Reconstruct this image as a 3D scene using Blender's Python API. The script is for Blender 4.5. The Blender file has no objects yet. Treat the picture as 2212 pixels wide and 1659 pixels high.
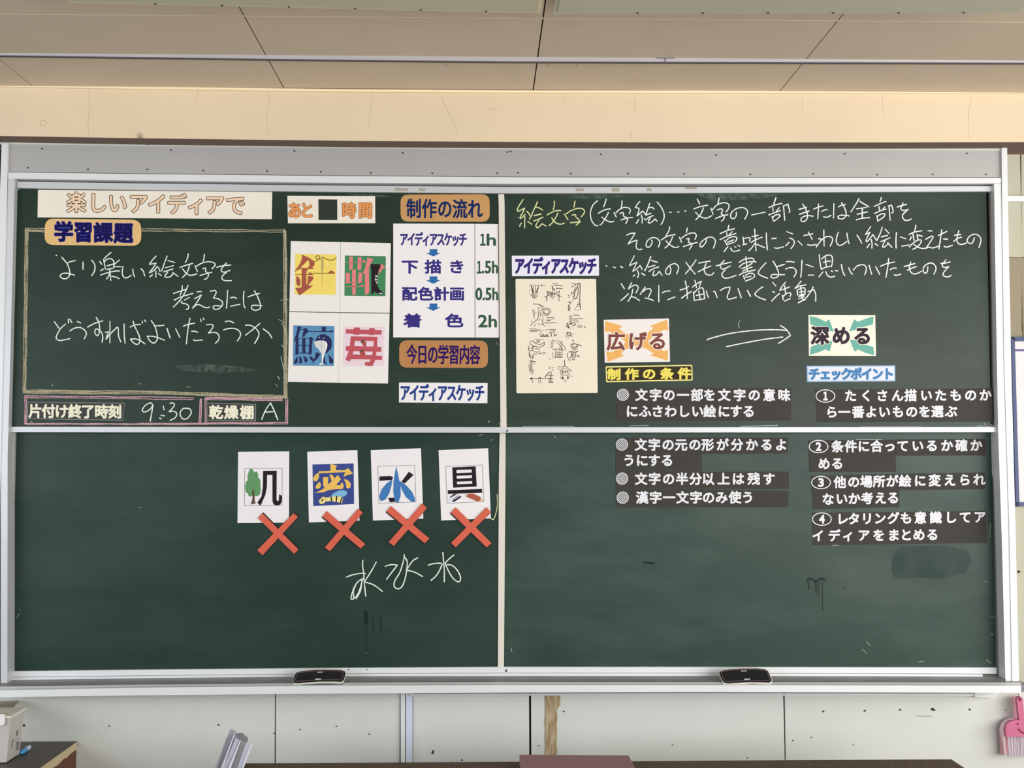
import bpy, bmesh, math, random
from mathutils import Vector, Matrix, Euler
from mathutils.geometry import tessellate_polygon, delaunay_2d_cdt
random.seed(7)
SC = bpy.context.scene
COL = SC.collection

# ------------------------------------------------------------------ camera
W, H, F = 2212, 1659, 2660.0
D, EYE = 4.60, 1.70
cam_d = bpy.data.cameras.new('camera'); cam = bpy.data.objects.new('camera', cam_d); COL.objects.link(cam)
cam_d.sensor_fit = 'HORIZONTAL'; cam_d.sensor_width = 36.0; cam_d.lens = F / W * 36.0
cam.location = (0, -D, EYE)
cam.rotation_euler = Euler((math.radians(90 + 3.12), 0, math.radians(-1.31)), 'XYZ')
SC.camera = cam
RM = cam.rotation_euler.to_matrix(); CP = Vector(cam.location)

# ------------------------------------------------------------------ light
world = bpy.data.worlds.new('world'); SC.world = world; world.use_nodes = True
world.node_tree.nodes['Background'].inputs[0].default_value = (0.86, 0.93, 1.0, 1)
world.node_tree.nodes['Background'].inputs[1].default_value = 0.62

def area(name, loc, target, sx, sy, power, col):
    l = bpy.data.lights.new(name, 'AREA'); l.shape = 'RECTANGLE'; l.size = sx; l.size_y = sy
    l.energy = power; l.color = col
    o = bpy.data.objects.new(name, l); COL.objects.link(o); o.location = loc
    o.rotation_euler = (Vector(target) - Vector(loc)).to_track_quat('-Z', 'Y').to_euler()
    return o
area('daylight_right_windows', (3.70, -4.4, 1.72), (1.4, -2.6, 1.4), 6.6, 1.7, 255, (1.0, 0.985, 0.95))
area('daylight_left_windows', (-3.60, -3.4, 1.8), (0, -1.0, 1.5), 4.0, 1.3, 62, (0.86, 0.94, 1.0))

SC.view_settings.view_transform = 'Standard'; SC.view_settings.look = 'None'
SC.view_settings.gamma = 1.0; SC.view_settings.use_curve_mapping = False
SC.view_settings.exposure = 0.27
try:
    SC.cycles.use_denoising = True
    SC.cycles.max_bounces = 8
except Exception: pass

# ------------------------------------------------------------------ helpers
def ray(u, v):
    return (RM @ Vector(((u - W / 2) / F, -(v - H / 2) / F, -1.0)))
def P(u, v, Y):
    d = ray(u, v); return CP + d * ((Y - CP.y) / d.y)
def PZ(u, v, Z):
    d = ray(u, v); return CP + d * ((Z - CP.z) / d.z)
def PX(u, v, X):
    d = ray(u, v); return CP + d * ((X - CP.x) / d.x)
def onY(Y): return lambda u, v: P(u, v, Y)
def onPlane(p0, n):
    p0 = Vector(p0); n = Vector(n)
    def f(u, v):
        d = ray(u, v); return CP + d * ((p0 - CP).dot(n) / d.dot(n))
    return f
def crop(ox, oy, s): return lambda x, y: (ox + x / s, oy + y / s)
def pts(s, cr=None):
    out = []
    for t in s.split():
        t = t.replace('*', ''); a, b = t.split(','); a = float(a); b = float(b)
        out.append(cr(a, b) if cr else (a, b))
    return out
def strokes(s, cr, n=5):
    """'x,y x,y*;x,y ...' -> smooth polylines, a star marks a sharp corner"""
    res = []
    for st in s.split(';'):
        st = st.strip()
        if not st: continue
        seg = [[]]; toks = st.split()
        for i, t in enumerate(toks):
            c = t.endswith('*'); a, b = t.rstrip('*').split(',')
            p = cr(float(a), float(b)); seg[-1].append(p)
            if c and i < len(toks) - 1: seg.append([p])
        line = []
        for g in seg:
            if len(g) < 3: q = g
            else:
                q = []
                e = [g[0]] + g + [g[-1]]
                for k in range(1, len(e) - 2):
                    p0, p1, p2, p3 = e[k-1], e[k], e[k+1], e[k+2]
                    for j in range(n):
                        t = j / n
                        q.append(tuple(0.5 * ((2*p1[m]) + (-p0[m]+p2[m])*t + (2*p0[m]-5*p1[m]+4*p2[m]-p3[m])*t*t + (-p0[m]+3*p1[m]-3*p2[m]+p3[m])*t**3) for m in (0, 1)))
                q.append(g[-1])
            line += q if not line else q[1:]
        res.append(line)
    return res

class MB:
    def __init__(s): s.v = []; s.f = []; s.acc = []; s.afn = None
    def add2(s, pl, fn):
        if s.afn is not None and s.afn is not fn: s.flush()
        s.afn = fn; s.acc.append(pl)
    def flush(s):
        """merge the collected overlapping outlines into one clean flat sheet"""
        if not s.acc: return
        vs = []; fs = []; ox, oy = s.acc[0][0]
        for pl in s.acc:
            ar = sum(pl[i][0]*pl[(i+1) % len(pl)][1] - pl[(i+1) % len(pl)][0]*pl[i][1] for i in range(len(pl)))
            if abs(ar) < 1e-7: continue
            if ar < 0: pl = pl[::-1]
            b0 = len(vs); vs += [Vector((x-ox, y-oy)) for x, y in pl]; fs.append(list(range(b0, b0+len(pl))))
        fn = s.afn; s.acc = []; s.afn = None
        o = delaunay_2d_cdt(vs, [], fs, 0, 1e-5, True)
        def inside(p, q):       # all collected outlines are convex and counter-clockwise
            for i in range(len(q)):
                a, b = q[i], q[(i+1) % len(q)]
                if (b.x-a.x)*(p.y-a.y) - (b.y-a.y)*(p.x-a.x) < -1e-4: return False
            return True
        polys = [[vs[i] for i in f] for f in fs]
        keep = []
        for f, g in zip(o[2], o[5]):
            if g:
                c = Vector((sum(o[0][i].x for i in f)/len(f), sum(o[0][i].y for i in f)/len(f)))
                keep.append(any(inside(c, polys[k]) for k in g))
            else: keep.append(False)
        s.add([fn(p.x+ox, p.y+oy) for p in o[0]], [tuple(f)[::-1] for f, g in zip(o[2], keep) if g])
    def add(s, vs, fs):
        b = len(s.v); s.v += [tuple(v) for v in vs]; s.f += [tuple(b + i for i in f) for f in fs]
    def poly(s, pl, fn):
        """flat filled outline (any simple polygon) facing the camera"""
        vs = [fn(*p) for p in pl]
        tr = tessellate_polygon([[Vector((p[0], -p[1], 0)) for p in pl]])
        fs = []
        for a, b, c in tr:
            A, B, Cc = pl[a], pl[b], pl[c]
            ar = (B[0]-A[0])*(-(Cc[1]-A[1])) - (Cc[0]-A[0])*(-(B[1]-A[1]))
            fs.append((a, b, c) if ar > 0 else (a, c, b))
        s.add(vs, fs)
    def prism(s, pl, fn, t, d=(0, 1, 0)):
        """outline with a front face and thickness t away from the camera"""
        ar = sum(pl[i][0]*pl[(i+1) % len(pl)][1] - pl[(i+1) % len(pl)][0]*pl[i][1] for i in range(len(pl)))
        if ar > 0: pl = pl[::-1]
        s.poly(pl, fn)
        fr = [fn(*p) for p in pl]; dv = Vector(d) * t; bk = [p + dv for p in fr]; n = len(pl)
        s.add(fr + bk, [(i, i + n, (i + 1) % n + n, (i + 1) % n) for i in range(n)])
        tr = tessellate_polygon([[Vector((p[0], -p[1], 0)) for p in pl]])
        s.add(bk, [tuple(x) for x in tr])
    def ribbon(s, line, w, fn, jit=0.0, cap=6):
        for i in range(len(line) - 1):
            (x0, y0), (x1, y1) = line[i], line[i+1]
            dx, dy = x1-x0, y1-y0; L = math.hypot(dx, dy)
            if L < 1e-6: continue
            h = w / 2 * (1 + random.uniform(-jit, jit)); nx, ny = -dy/L*h, dx/L*h
            s.add2([(x0+nx, y0+ny), (x1+nx, y1+ny), (x1-nx, y1-ny), (x0-nx, y0-ny)], fn)
        for (x, y) in (line if cap else []):
            h = w / 2 * (1 + random.uniform(-jit, jit))
            s.add2([(x + h*math.cos(k*2*math.pi/cap), y - h*math.sin(k*2*math.pi/cap)) for k in range(cap)], fn)
    def box(s, lo, hi):
        x0, y0, z0 = lo; x1, y1, z1 = hi
        s.add([(x0,y0,z0),(x1,y0,z0),(x1,y1,z0),(x0,y1,z0),(x0,y0,z1),(x1,y0,z1),(x1,y1,z1),(x0,y1,z1)],
              [(0,3,2,1),(4,5,6,7),(0,1,5,4),(1,2,6,5),(2,3,7,6),(3,0,4,7)])
    def tube(s, path, r, n=8):
        path = [Vector(p) for p in path]; rings = []
        for i, p in enumerate(path):
            t = (path[min(i+1, len(path)-1)] - path[max(i-1, 0)]).normalized()
            a = t.orthogonal().normalized(); b = t.cross(a)
            rr = r[i] if isinstance(r, (list, tuple)) else r
            rings.append([p + a*rr*math.cos(k*2*math.pi/n) + b*rr*math.sin(k*2*math.pi/n) for k in range(n)])
        vs = [v for g in rings for v in g]; fs = []
        for i in range(len(rings)-1):
            for k in range(n): fs.append((i*n+k, i*n+(k+1) % n, (i+1)*n+(k+1) % n, (i+1)*n+k))
        fs += [tuple(range(n))[::-1], tuple(range((len(rings)-1)*n, len(rings)*n))]
        s.add(vs, fs)

WL = {}
def obj(name, mb, material, parent=None, bevel=0.0, smooth=False, label=None):
    mb.flush(); vs = mb.v
    lo = Vector([min(v[i] for v in vs) for i in range(3)]); hi = Vector([max(v[i] for v in vs) for i in range(3)])
    org = Vector(((lo.x+hi.x)/2, (lo.y+hi.y)/2, lo.z))
    me = bpy.data.meshes.new(name); me.from_pydata([tuple(Vector(v) - org) for v in vs], [], mb.f); me.update()
    if bevel:
        bm = bmesh.new(); bm.from_mesh(me); bmesh.ops.remove_doubles(bm, verts=bm.verts, dist=1e-5)
        bmesh.ops.recalc_face_normals(bm, faces=bm.faces); bm.to_mesh(me); bm.free()
    me.materials.append(material)
    if smooth: me.shade_smooth()
    o = bpy.data.objects.new(name, me); COL.objects.link(o); WL[o] = org
    if bevel:
        m = o.modifiers.new('bevel', 'BEVEL'); m.width = bevel; m.segments = 2; m.limit_method = 'ANGLE'
    if parent: o.parent = parent; o.location = org - WL[parent]
    else: o.location = org
    if label: o['label'] = label
    return o
def thing(name, label, cat, loc, group=None):
    o = bpy.data.objects.new(name, None); COL.objects.link(o); o.location = loc; WL[o] = Vector(loc); o.empty_display_size = .05
    o['label'] = label; o['category'] = cat
    if group: o['group'] = group
    return o
def tag(o, label, cat, group=None):
    o['label'] = label; o['category'] = cat
    if group: o['group'] = group
    return o

def lin(c): return tuple(((x/255)/12.92 if x/255 <= .04045 else ((x/255+.055)/1.055)**2.4) for x in c)
MATS = {}
def mat(name, c, rough=.6, metal=0.0, var=0.0, scale=8.0, c2=None, bump=0.0, spec=.5, stretch=None, gain=1.0):
    if name in MATS: return MATS[name]
    m = bpy.data.materials.new(name); m.use_nodes = True; nt = m.node_tree; b = nt.nodes['Principled BSDF']
    base = tuple(min(1, x*gain) for x in lin(c)); b.inputs['Base Color'].default_value = (*base, 1)
    b.inputs['Roughness'].default_value = rough; b.inputs['Metallic'].default_value = metal
    b.inputs['Specular IOR Level'].default_value = spec
    tc = nt.nodes.new('ShaderNodeTexCoord'); mp = nt.nodes.new('ShaderNodeMapping'); nt.links.new(tc.outputs['Object'], mp.inputs[0])
    if stretch: mp.inputs['Scale'].default_value = stretch
    nz = nt.nodes.new('ShaderNodeTexNoise'); nz.inputs['Scale'].default_value = scale; nz.inputs['Detail'].default_value = 6
    nt.links.new(mp.outputs[0], nz.inputs['Vector'])
    other = tuple(min(1, x*gain) for x in lin(c2)) if c2 else tuple(max(0, x*(1-var)) for x in base)
    rp = nt.nodes.new('ShaderNodeValToRGB'); rp.color_ramp.elements[0].color = (*other, 1); rp.color_ramp.elements[1].color = (*base, 1)
    rp.color_ramp.elements[0].position = .35; rp.color_ramp.elements[1].position = .65
    nt.links.new(nz.outputs[0], rp.inputs[0]); nt.links.new(rp.outputs[0], b.inputs['Base Color'])
    if bump:
        bp = nt.nodes.new('ShaderNodeBump'); bp.inputs['Strength'].default_value = bump; bp.inputs['Distance'].default_value = .002
        n2 = nt.nodes.new('ShaderNodeTexNoise'); n2.inputs['Scale'].default_value = scale*12; nt.links.new(mp.outputs[0], n2.inputs['Vector'])
        nt.links.new(n2.outputs[0], bp.inputs['Height']); nt.links.new(bp.outputs[0], b.inputs['Normal'])
    MATS[name] = m; return m
def chalk(name, c, lo=.30, hi=.52, amax=1.0, scale=420):
    if name in MATS: return MATS[name]
    m = mat(name, c, .95, 0, .06, 60, spec=.1); nt = m.node_tree; b = nt.nodes['Principled BSDF']
    g = nt.nodes.new('ShaderNodeNewGeometry'); nz = nt.nodes.new('ShaderNodeTexNoise'); nz.inputs['Scale'].default_value = scale; nz.inputs['Detail'].default_value = 3
    nt.links.new(g.outputs['Position'], nz.inputs['Vector'])
    r = nt.nodes.new('ShaderNodeMapRange'); r.inputs[1].default_value = lo; r.inputs[2].default_value = hi; r.inputs[3].default_value = 0; r.inputs[4].default_value = amax
    nt.links.new(nz.outputs[0], r.inputs[0]); nt.links.new(r.outputs[0], b.inputs['Alpha'])
    return m

# board slate with chalk haze that has a shape of its own
def slate(name, c, haze):
    m = mat(name, c, .42, 0, .06, 2.0, spec=.3); nt = m.node_tree; b = nt.nodes['Principled BSDF']
    src = b.inputs['Base Color'].links[0].from_socket
    g = nt.nodes.new('ShaderNodeNewGeometry'); mp = nt.nodes.new('ShaderNodeMapping'); mp.inputs['Scale'].default_value = (1.1, 1, 3.2)
    mp.inputs['Rotation'].default_value = (0, .25, 0)
    nt.links.new(g.outputs['Position'], mp.inputs[0])
    nz = nt.nodes.new('ShaderNodeTexNoise'); nz.inputs['Scale'].default_value = 1.7; nz.inputs['Detail'].default_value = 7; nz.inputs['Roughness'].default_value = .6
    nt.links.new(mp.outputs[0], nz.inputs['Vector'])
    r = nt.nodes.new('ShaderNodeMapRange'); r.inputs[1].default_value = .42; r.inputs[2].default_value = .78; r.inputs[4].default_value = haze
    nt.links.new(nz.outputs[0], r.inputs[0])
    mx = nt.nodes.new('ShaderNodeMixRGB'); mx.inputs[2].default_value = (.26, .34, .30, 1)
    nt.links.new(r.outputs[0], mx.inputs[0]); nt.links.new(src, mx.inputs[1]); nt.links.new(mx.outputs[0], b.inputs['Base Color'])
    return m

M_alu = mat('aluminium', (205, 207, 210), .42, .25, .06, 3, stretch=(.3, 1, 1))
M_aluw = mat('aluminium_white', (226, 228, 230), .45, .1, .05, 3)
M_head = mat('grey_header_metal', (178, 176, 174), .5, .15, .05, 2)
M_cream = mat('centre_strip_cream', (222, 216, 204), .5, 0, .03, 10)
M_black = mat('black_rubber', (18, 16, 18), .7)
M_slot = mat('dark_slot', (14, 8, 12), .9, spec=.1)
M_white = mat('paper_white', (238, 234, 236), .75, 0, .02, 6)
M_paper2 = mat('paper_warm', (238, 230, 216), .7, 0, .03, 6)
M_magnet = mat('magnet_strip', (66, 63, 59), .75, 0, .08, 9, spec=.2)
M_slateUL = slate('slate_upper_left', (24, 46, 34), .05); M_slateUR = slate('slate_upper_right', (31, 50, 38), .07)  # right halves paler: window sheen put into the slate colour, besides chalk haze
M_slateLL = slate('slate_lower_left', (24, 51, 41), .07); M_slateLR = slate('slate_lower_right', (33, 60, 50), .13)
M_chalk = chalk('chalk_white', (232, 240, 234), .16, .36)
M_chalky = chalk('chalk_yellow', (222, 226, 168), .16, .36)
M_chalkb = chalk('chalk_beige', (204, 192, 160), .30, .56, .9)
M_chalkp = chalk('chalk_pink', (226, 176, 190), .30, .54, .95)
M_tick = chalk('chalk_tick_grey', (190, 202, 194), .2, .45, .8)
M_smear = chalk('chalk_smear', (140, 158, 148), .35, .75, .35, 60)
M_stain = chalk('water_stain', (18, 34, 32), .1, .7, .5, 40)
M_patch = chalk('damp_patch', (24, 52, 52), .1, .8, .28, 14)
def ink(c, rough=.75): return mat('ink_%d_%d_%d' % c, c, rough, 0, .04, 30, spec=.15, gain=(.80 if max(c) < 215 else 1.0))

# ------------------------------------------------------------------ glyphs from the built-in font
_fc = bpy.data.curves.new('glyph_source', 'FONT'); _fo = bpy.data.objects.new('glyph_source', _fc); COL.objects.link(_fo)
_fc.resolution_u = 3
GL = {}
def glyph(t):
    if t not in GL:
        _fc.body = t; bpy.context.view_layer.update()
        e = _fo.evaluated_get(bpy.context.evaluated_depsgraph_get()); me = e.to_mesh()
        vs = [(v.co.x, v.co.y) for v in me.vertices]; fs = [tuple(p.vertices) for p in me.polygons]
        cnt = {}
        for f in fs:
            for i in range(len(f)):
                k = tuple(sorted((f[i], f[(i+1) % len(f)]))); cnt[k] = cnt.get(k, 0) + 1
        ed = [k for k, c in cnt.items() if c == 1]
        e.to_mesh_clear(); GL[t] = (vs, fs, ed)
    return GL[t]
def put(mb, g, mp, r, fn):
    vs, fs, ed = g; q = [mp(*v) for v in vs]
    mb.flush()
    for f in fs: mb.add2([q[i] for i in f], fn)
    if r > 0:
        for a, b in ed:
            mb.ribbon([q[a], q[b]], r*2, fn, 0, 0)
            x, y = q[a]; mb.add2([(x + r*math.cos(k*math.pi/4), y - r*math.sin(k*math.pi/4)) for k in range(8)], fn)
    mb.flush()
def chars(mb, text, xs, y0, y1, w, h, r, fn, cr=None, shear=0.0):
    """one glyph per entry of xs, baseline centre runs from y0 to y1"""
    text = text.replace(' ', '')
    if len(xs) == 2 and len(text) > 2: xs = [xs[0] + (xs[1]-xs[0])*i/(len(text)-1) for i in range(len(text))]
    for i, ch in enumerate(text):
        t = i / max(1, len(text)-1); x, y = xs[i], y0 + (y1-y0)*t
        if cr: x, y = cr(x, y)
        sl = 0
        put(mb, glyph(ch), lambda gx, gy: (x + (gx-.5)*w + shear*(gy-.38)*h, y - (gy-.38)*h), r, fn)
def fit(mb, text, box, r, fn):
    g = glyph(text); xs = [v[0] for v in g[0]]; ys = [v[1] for v in g[0]]
    a, b, c, d = min(xs), max(xs), min(ys), max(ys); x0, y0, x1, y1 = box
    put(mb, g, lambda gx, gy: (x0 + (gx-a)/(b-a)*(x1-x0), y1 - (gy-c)/(d-c)*(y1-y0)), r, fn)
def rrect(q, r, n=5):
    """rounded outline of a quad (TL, TR, BR, BL), radius in pixels"""
    out = []
    for i in range(4):
        c = Vector(q[i]); a = Vector(q[i-1]); b = Vector(q[(i+1) % 4])
        pa = c + (a-c).normalized()*r; pb = c + (b-c).normalized()*r
        for k in range(n+1):
            t = k/n; out.append(tuple(pa*(1-t)**2 + c*2*t*(1-t) + pb*t*t))
    return out
def ell(cx, cy, rx, ry, n=20): return [(cx + rx*math.cos(k*2*math.pi/n), cy + ry*math.sin(k*2*math.pi/n)) for k in range(n)]
def loop(pl): return pl + [pl[0]]

def strip(mb, top, bot):
    """quad strip between two 3D polylines"""
    n = len(top); mb.add(list(top)+list(bot), [(i, n+i, n+i+1, i+1) for i in range(n-1)])


# ------------------------------------------------------------------ measured edges of the board (pixels of the photograph)
XS = [-60, 0, 300, 740, 1100, 1480, 1900, 2212, 2290]
E = {
 'cove_t': [181,182,187,192.5,195,195.6,196,196.4,196.6],
 'beam_t': [186,187,192,198,200.5,201,201.3,201.5,201.6],
 'beam_b': [292,293.5,298.5,304,306.3,307.7,307.6,306.8,306.6],
 'head_t': [309,310.5,314.5,319,322.3,323.6,324.5,325,325],
 'head_b': [370,370.7,374.6,379,381.4,382.4,382.9,383,383],
 'rail_b': [385,385.4,390,394.8,397,397,396.6,396.2,396],
 'pan_t':  [391,391.5,396,400.8,403.8,403.6,402.6,402,402],
 'pan_s':  [405,405.5,410,414.5,417.6,417,414.5,413.2,413],
 'mid_t':  [922,922,922.2,922.6,922.8,923,922.8,922.5,922.5],
 'mid_b':  [933.5,933.5,934,934.6,934.6,934.2,933.8,933.5,933.5],
 'low_t':  [1451,1450.6,1447,1443,1440.8,1441,1441.6,1442.4,1442.6],
 'low_b':  [1463,1462.6,1459,1454.5,1453,1453,1454.5,1456,1456.5],
 'st2_b':  [1469.6,1469.2,1465,1460.6,1460,1460,1460.5,1461.5,1461.8],
 'flo_b':  [1483,1482.6,1478.5,1474.5,1472.8,1473,1473.5,1474,1474],
 'lip_t':  [1492,1491.5,1485.5,1480.8,1480,1480,1480.6,1481,1481],
 'lip_b':  [1506.3,1506,1502,1498,1496,1495.2,1495.8,1496.6,1496.8],
}
def ey(n, x):
    v = E[n]
    for i in range(len(XS)-1):
        if x <= XS[i+1] or i == len(XS)-2:
            t = (x-XS[i])/(XS[i+1]-XS[i]); return v[i] + (v[i+1]-v[i])*t
def band(n0, n1, x0, x1, d0=0, d1=0, xb0=None, xb1=None):
    a = [x0] + [x for x in XS if x0 < x < x1] + [x1]
    top = [(x, ey(n0, x)+d0) for x in a]
    b0 = x0 if xb0 is None else xb0; b1 = x1 if xb1 is None else xb1
    b = [b0] + [x for x in XS if b0 < x < b1] + [b1]
    return top + [(x, ey(n1, x)+d1) for x in b][::-1]
Y_LOW, Y_LOWR, Y_UP, Y_UPR, Y_FR, Y_TRAY, Y_BEAM = -.050, -.062, -.088, -.100, -.118, -.205, -.205

# ------------------------------------------------------------------ room shell
def struct(o, label=None):
    o['kind'] = 'structure'
    if label: o['label'] = label
    return o
ZC = P(1100, 195, Y_BEAM).z
M_wall = mat('pale_wall_panel', (216, 218, 212), .7, 0, .05, 3, bump=.15)
M_wallside = mat('wall_paint_pale', (214, 208, 192), .8, 0, .05, 2)
M_beam = mat('beam_paint_cream', (226, 207, 177), .85, 0, .06, 2.2, bump=.2)
M_ceil = mat('ceiling_board_beige', (220, 204, 181), .85, 0, .04, 3, bump=.1)
M_gap = mat('joint_shadow', (40, 30, 20), .9)
M_floor = mat('floor_wood', (120, 90, 62), .5, 0, .25, 3, stretch=(1, 8, 1))
b = MB(); b.box((-4.1, -8.0, -.05), (4.1, .1, 0)); struct(obj('floor', b, M_floor), 'brown wooden classroom floor')
b = MB(); b.box((-4.1, .0, 0), (4.1, .12, ZC+.12)); wall = struct(obj('wall_front', b, M_gap), 'front wall of pale panels behind the chalkboard')
for nm, x0, x1, lb in (('wall_left', -4.2, -4.1, 'left side wall'), ('wall_right', 4.1, 4.2, 'right side wall')):
    b = MB(); b.box((x0, -8.0, 0), (x1, .1, .85)); b.box((x0, -8.0, 2.75), (x1, .1, ZC+.12)); b.box((x0, -.6, .85), (x1, .1, 2.75)); b.box((x0, -8.0, .85), (x1, -6.6, 2.75))
    struct(obj(nm, b, M_wallside), lb)
    b = MB()
    for k in range(5):
        y = -.6 - k*1.5; b.box((x0+.03, y-.03, .85), (x0+.07, y+.03, 2.75))
    b.box((x0+.03, -6.6, .85), (x0+.07, -.6, .90)); b.box((x0+.03, -6.6, 2.70), (x0+.07, -.6, 2.75))
    struct(obj('window_1' if 'left' in nm else 'window_2', b, M_aluw), 'aluminium window frames in the '+lb)
# ceiling backing and boards
b = MB(); b.box((-4.1, -8.0, ZC+.008), (4.1, .12, ZC+.12)); ceil = struct(obj('ceiling', b, M_gap), 'beige board ceiling')
jx = []
for (u, v) in ((65.2, 182.3), (612.2, 189), (1152, 194), (1686.8, 194.2)):
    jx.append(PZ(u, v, ZC).x)
step = (jx[3]-jx[0])/3
JX = [jx[0]-2*step, jx[0]-step] + jx + [jx[3]+step, jx[3]+2*step]
yj = PZ(1110, 39.5, ZC).y
JY = [0.0, yj, yj-.91, yj-1.82]
for i in range(len(JX)-1):
    for k in range(len(JY)-1):
        g = .0022
        b = MB(); b.box((JX[i]+g, JY[k+1]+.0009, ZC), (JX[i+1]-g, JY[k]-.0009, ZC+.008)); obj('ceiling_board', b, M_ceil, ceil)
b = MB()
b.box((-3.2, yj-.0012, ZC-.0006), (3.2, yj+.0012, ZC+.004)); obj('joint_bead', b, mat('joint_bead_light', (226, 212, 188), .6), ceil, label='thin pale bead along the ceiling joint')
# cove trim and beam
b = MB(); b.prism(band('cove_t', 'beam_t', -60, 2290), onY(Y_BEAM-.012), .05); struct(obj('trim_1', b, mat('cove_cream', (246, 228, 192), .6)), 'thin cream moulding between ceiling and beam')
b = MB(); b.prism(band('beam_t', 'beam_b', -60, 2290), onY(Y_BEAM), .203)
beam = obj('beam', b, M_beam, wall, label='cream painted beam above the chalkboard')
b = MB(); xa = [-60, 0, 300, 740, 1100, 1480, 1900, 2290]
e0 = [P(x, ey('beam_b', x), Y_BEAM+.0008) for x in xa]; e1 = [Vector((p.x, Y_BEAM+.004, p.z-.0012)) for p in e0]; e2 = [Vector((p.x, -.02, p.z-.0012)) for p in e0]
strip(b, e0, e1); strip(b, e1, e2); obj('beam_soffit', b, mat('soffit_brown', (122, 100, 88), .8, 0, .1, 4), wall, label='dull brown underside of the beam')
M_crack = chalk('plaster_crack', (176, 150, 112), .25, .6, .4, 200)
fb = onY(Y_BEAM-.0006); bm_ = MB()
for st in strokes('580,200 582,225 576,250 579,290;428,196 425,215 427,230;192,195 194,230 190,262 192,290;802,202 805,222 799,240 798,276;953,204 962,228 972,248 988,286;1370,203 1371,232 1367,245;1363,285 1364,300;1732,202 1733,238;1907,203 1906,220 1909,256;2095,203 2097,218 2092,250 2094,300;1053,236 1062,236 1070,235;1220,203 1218,225', lambda x, y: (x, y)):
    bm_.ribbon(st, 1.0, fb, .3)
bm_.ribbon(loop(ell(93, 266, 7, 6.3, 14)), 1.4, fb)
obj('plaster_crack', bm_, M_crack, beam, label='hairline cracks and a round plug scar')
# rail on the ceiling
yr = PZ(1110, 123, ZC).y
fr_ = onY(yr)
top = [(x, y) for x, y in zip([-60, 0, 740, 1110, 1480, 2212, 2290], [109.8, 110.4, 119.5, 123, 124.6, 126, 126.2])]
bot = [(x, y) for x, y in zip([-60, 0, 740, 1110, 1480, 2212, 2290], [118.2, 118.8, 128.6, 132.2, 133.2, 134.8, 135])]
rail = thing('ceiling_rail', 'long grey metal picture rail running across the ceiling above the board', 'rail', P(1100, 128, yr))
b = MB(); b.prism(top + bot[::-1], fr_, .022); obj('rail_bar', b, mat('rail_grey', (200, 198, 204), .4, .3, .05, 3), rail)
b = MB(); b.prism([(x, y) for x, y in bot] + [(x, y+2.4) for x, y in bot[::-1]], onY(yr+.006), .012); obj('rail_slot', b, mat('rail_slot_dark', (84, 78, 84), .7), rail)
for (u, v) in ((255, 126), (266, 126), (964, 137.5), (1247, 139.5), (1183, 139)):
    b = MB(); ring = ell(u, v+1, 2.0, 3.4, 10); b.tube([P(x, y, yr+.008) for x, y in loop(ring)], .0009, 5); obj('runner_hook', b, mat('hook_grey', (120, 110, 100), .5), rail)
b = MB(); b.prism([(1418, 122.6), (1458, 122.6), (1458, 125.6), (1418, 125.6)], onY(yr-.004), .02); b.prism([(1436.5,125),(1438.5,125),(1438.5,134),(1436.5,134)], onY(yr-.003), .004); obj('rail_joiner', b, mat('joiner_grey', (118, 116, 120), .5), rail)
# two ceiling mounted fixtures
M_fix = mat('fixture_cream', (206, 203, 172), .6, 0, .05, 3); M_fixe = mat('fixture_edge', (226, 220, 190), .6)
ZF = ZC - .075
for q, e, lb in (([(150, 6), (1170, 29)], 3.4, 'pale yellow-cream ceiling light fixture, the left one of two at the top edge'),
                 ([(1196, 30.3), (2200, 28.8)], 3.2, 'pale grey-green ceiling light fixture, the right one of two at the top edge')):
    a0 = PZ(*q[0], ZF); a1 = PZ(*q[1], ZF)
    t = thing('ceiling_fixture', lb, 'light fixture', (a0+a1)/2, 'ceiling fixtures above the board')
    dy = Vector((0, -.62, 0)); ins = Vector((0, -.022, 0)); up = Vector((0, 0, ZC-ZF))
    b = MB(); c = [a0, a1, a1+dy, a0+dy]
    b.add([p+Vector((0,0,.0)) for p in c] + [p+up for p in c], [(0,1,2,3),(0,4,5,1),(1,5,6,2),(2,6,7,3),(3,7,4,0)])
    obj('housing', b, M_fixe if 'left' in lb else mat('fixture_edge_grey', (214, 212, 196), .6), t)
    s = (a1-a0).normalized()*.012
    c = [a0+ins+s, a1+ins-s, a1+dy+s*-1, a0+dy+s]
    b = MB(); lo_ = Vector((0, 0, -.004)); b.add([p+lo_ for p in c]+[p+Vector((0,0,.002)) for p in c], [(0,1,2,3),(0,4,5,1),(1,5,6,2),(2,6,7,3),(3,7,4,0)])
    obj('cover_panel', b, M_fix if 'left' in lb else mat('fixture_grey', (204, 202, 182), .6, 0, .05, 3), t)
    for k in range(6):
        p = a0.lerp(a1, .18 + k*.14) + Vector((0, -.010, 0)); b = MB(); b.box((p.x-.0018, p.y-.0018, p.z-.003), (p.x+.0018, p.y+.0018, p.z+.001)); obj('screw', b, M_slot, t)

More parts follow.
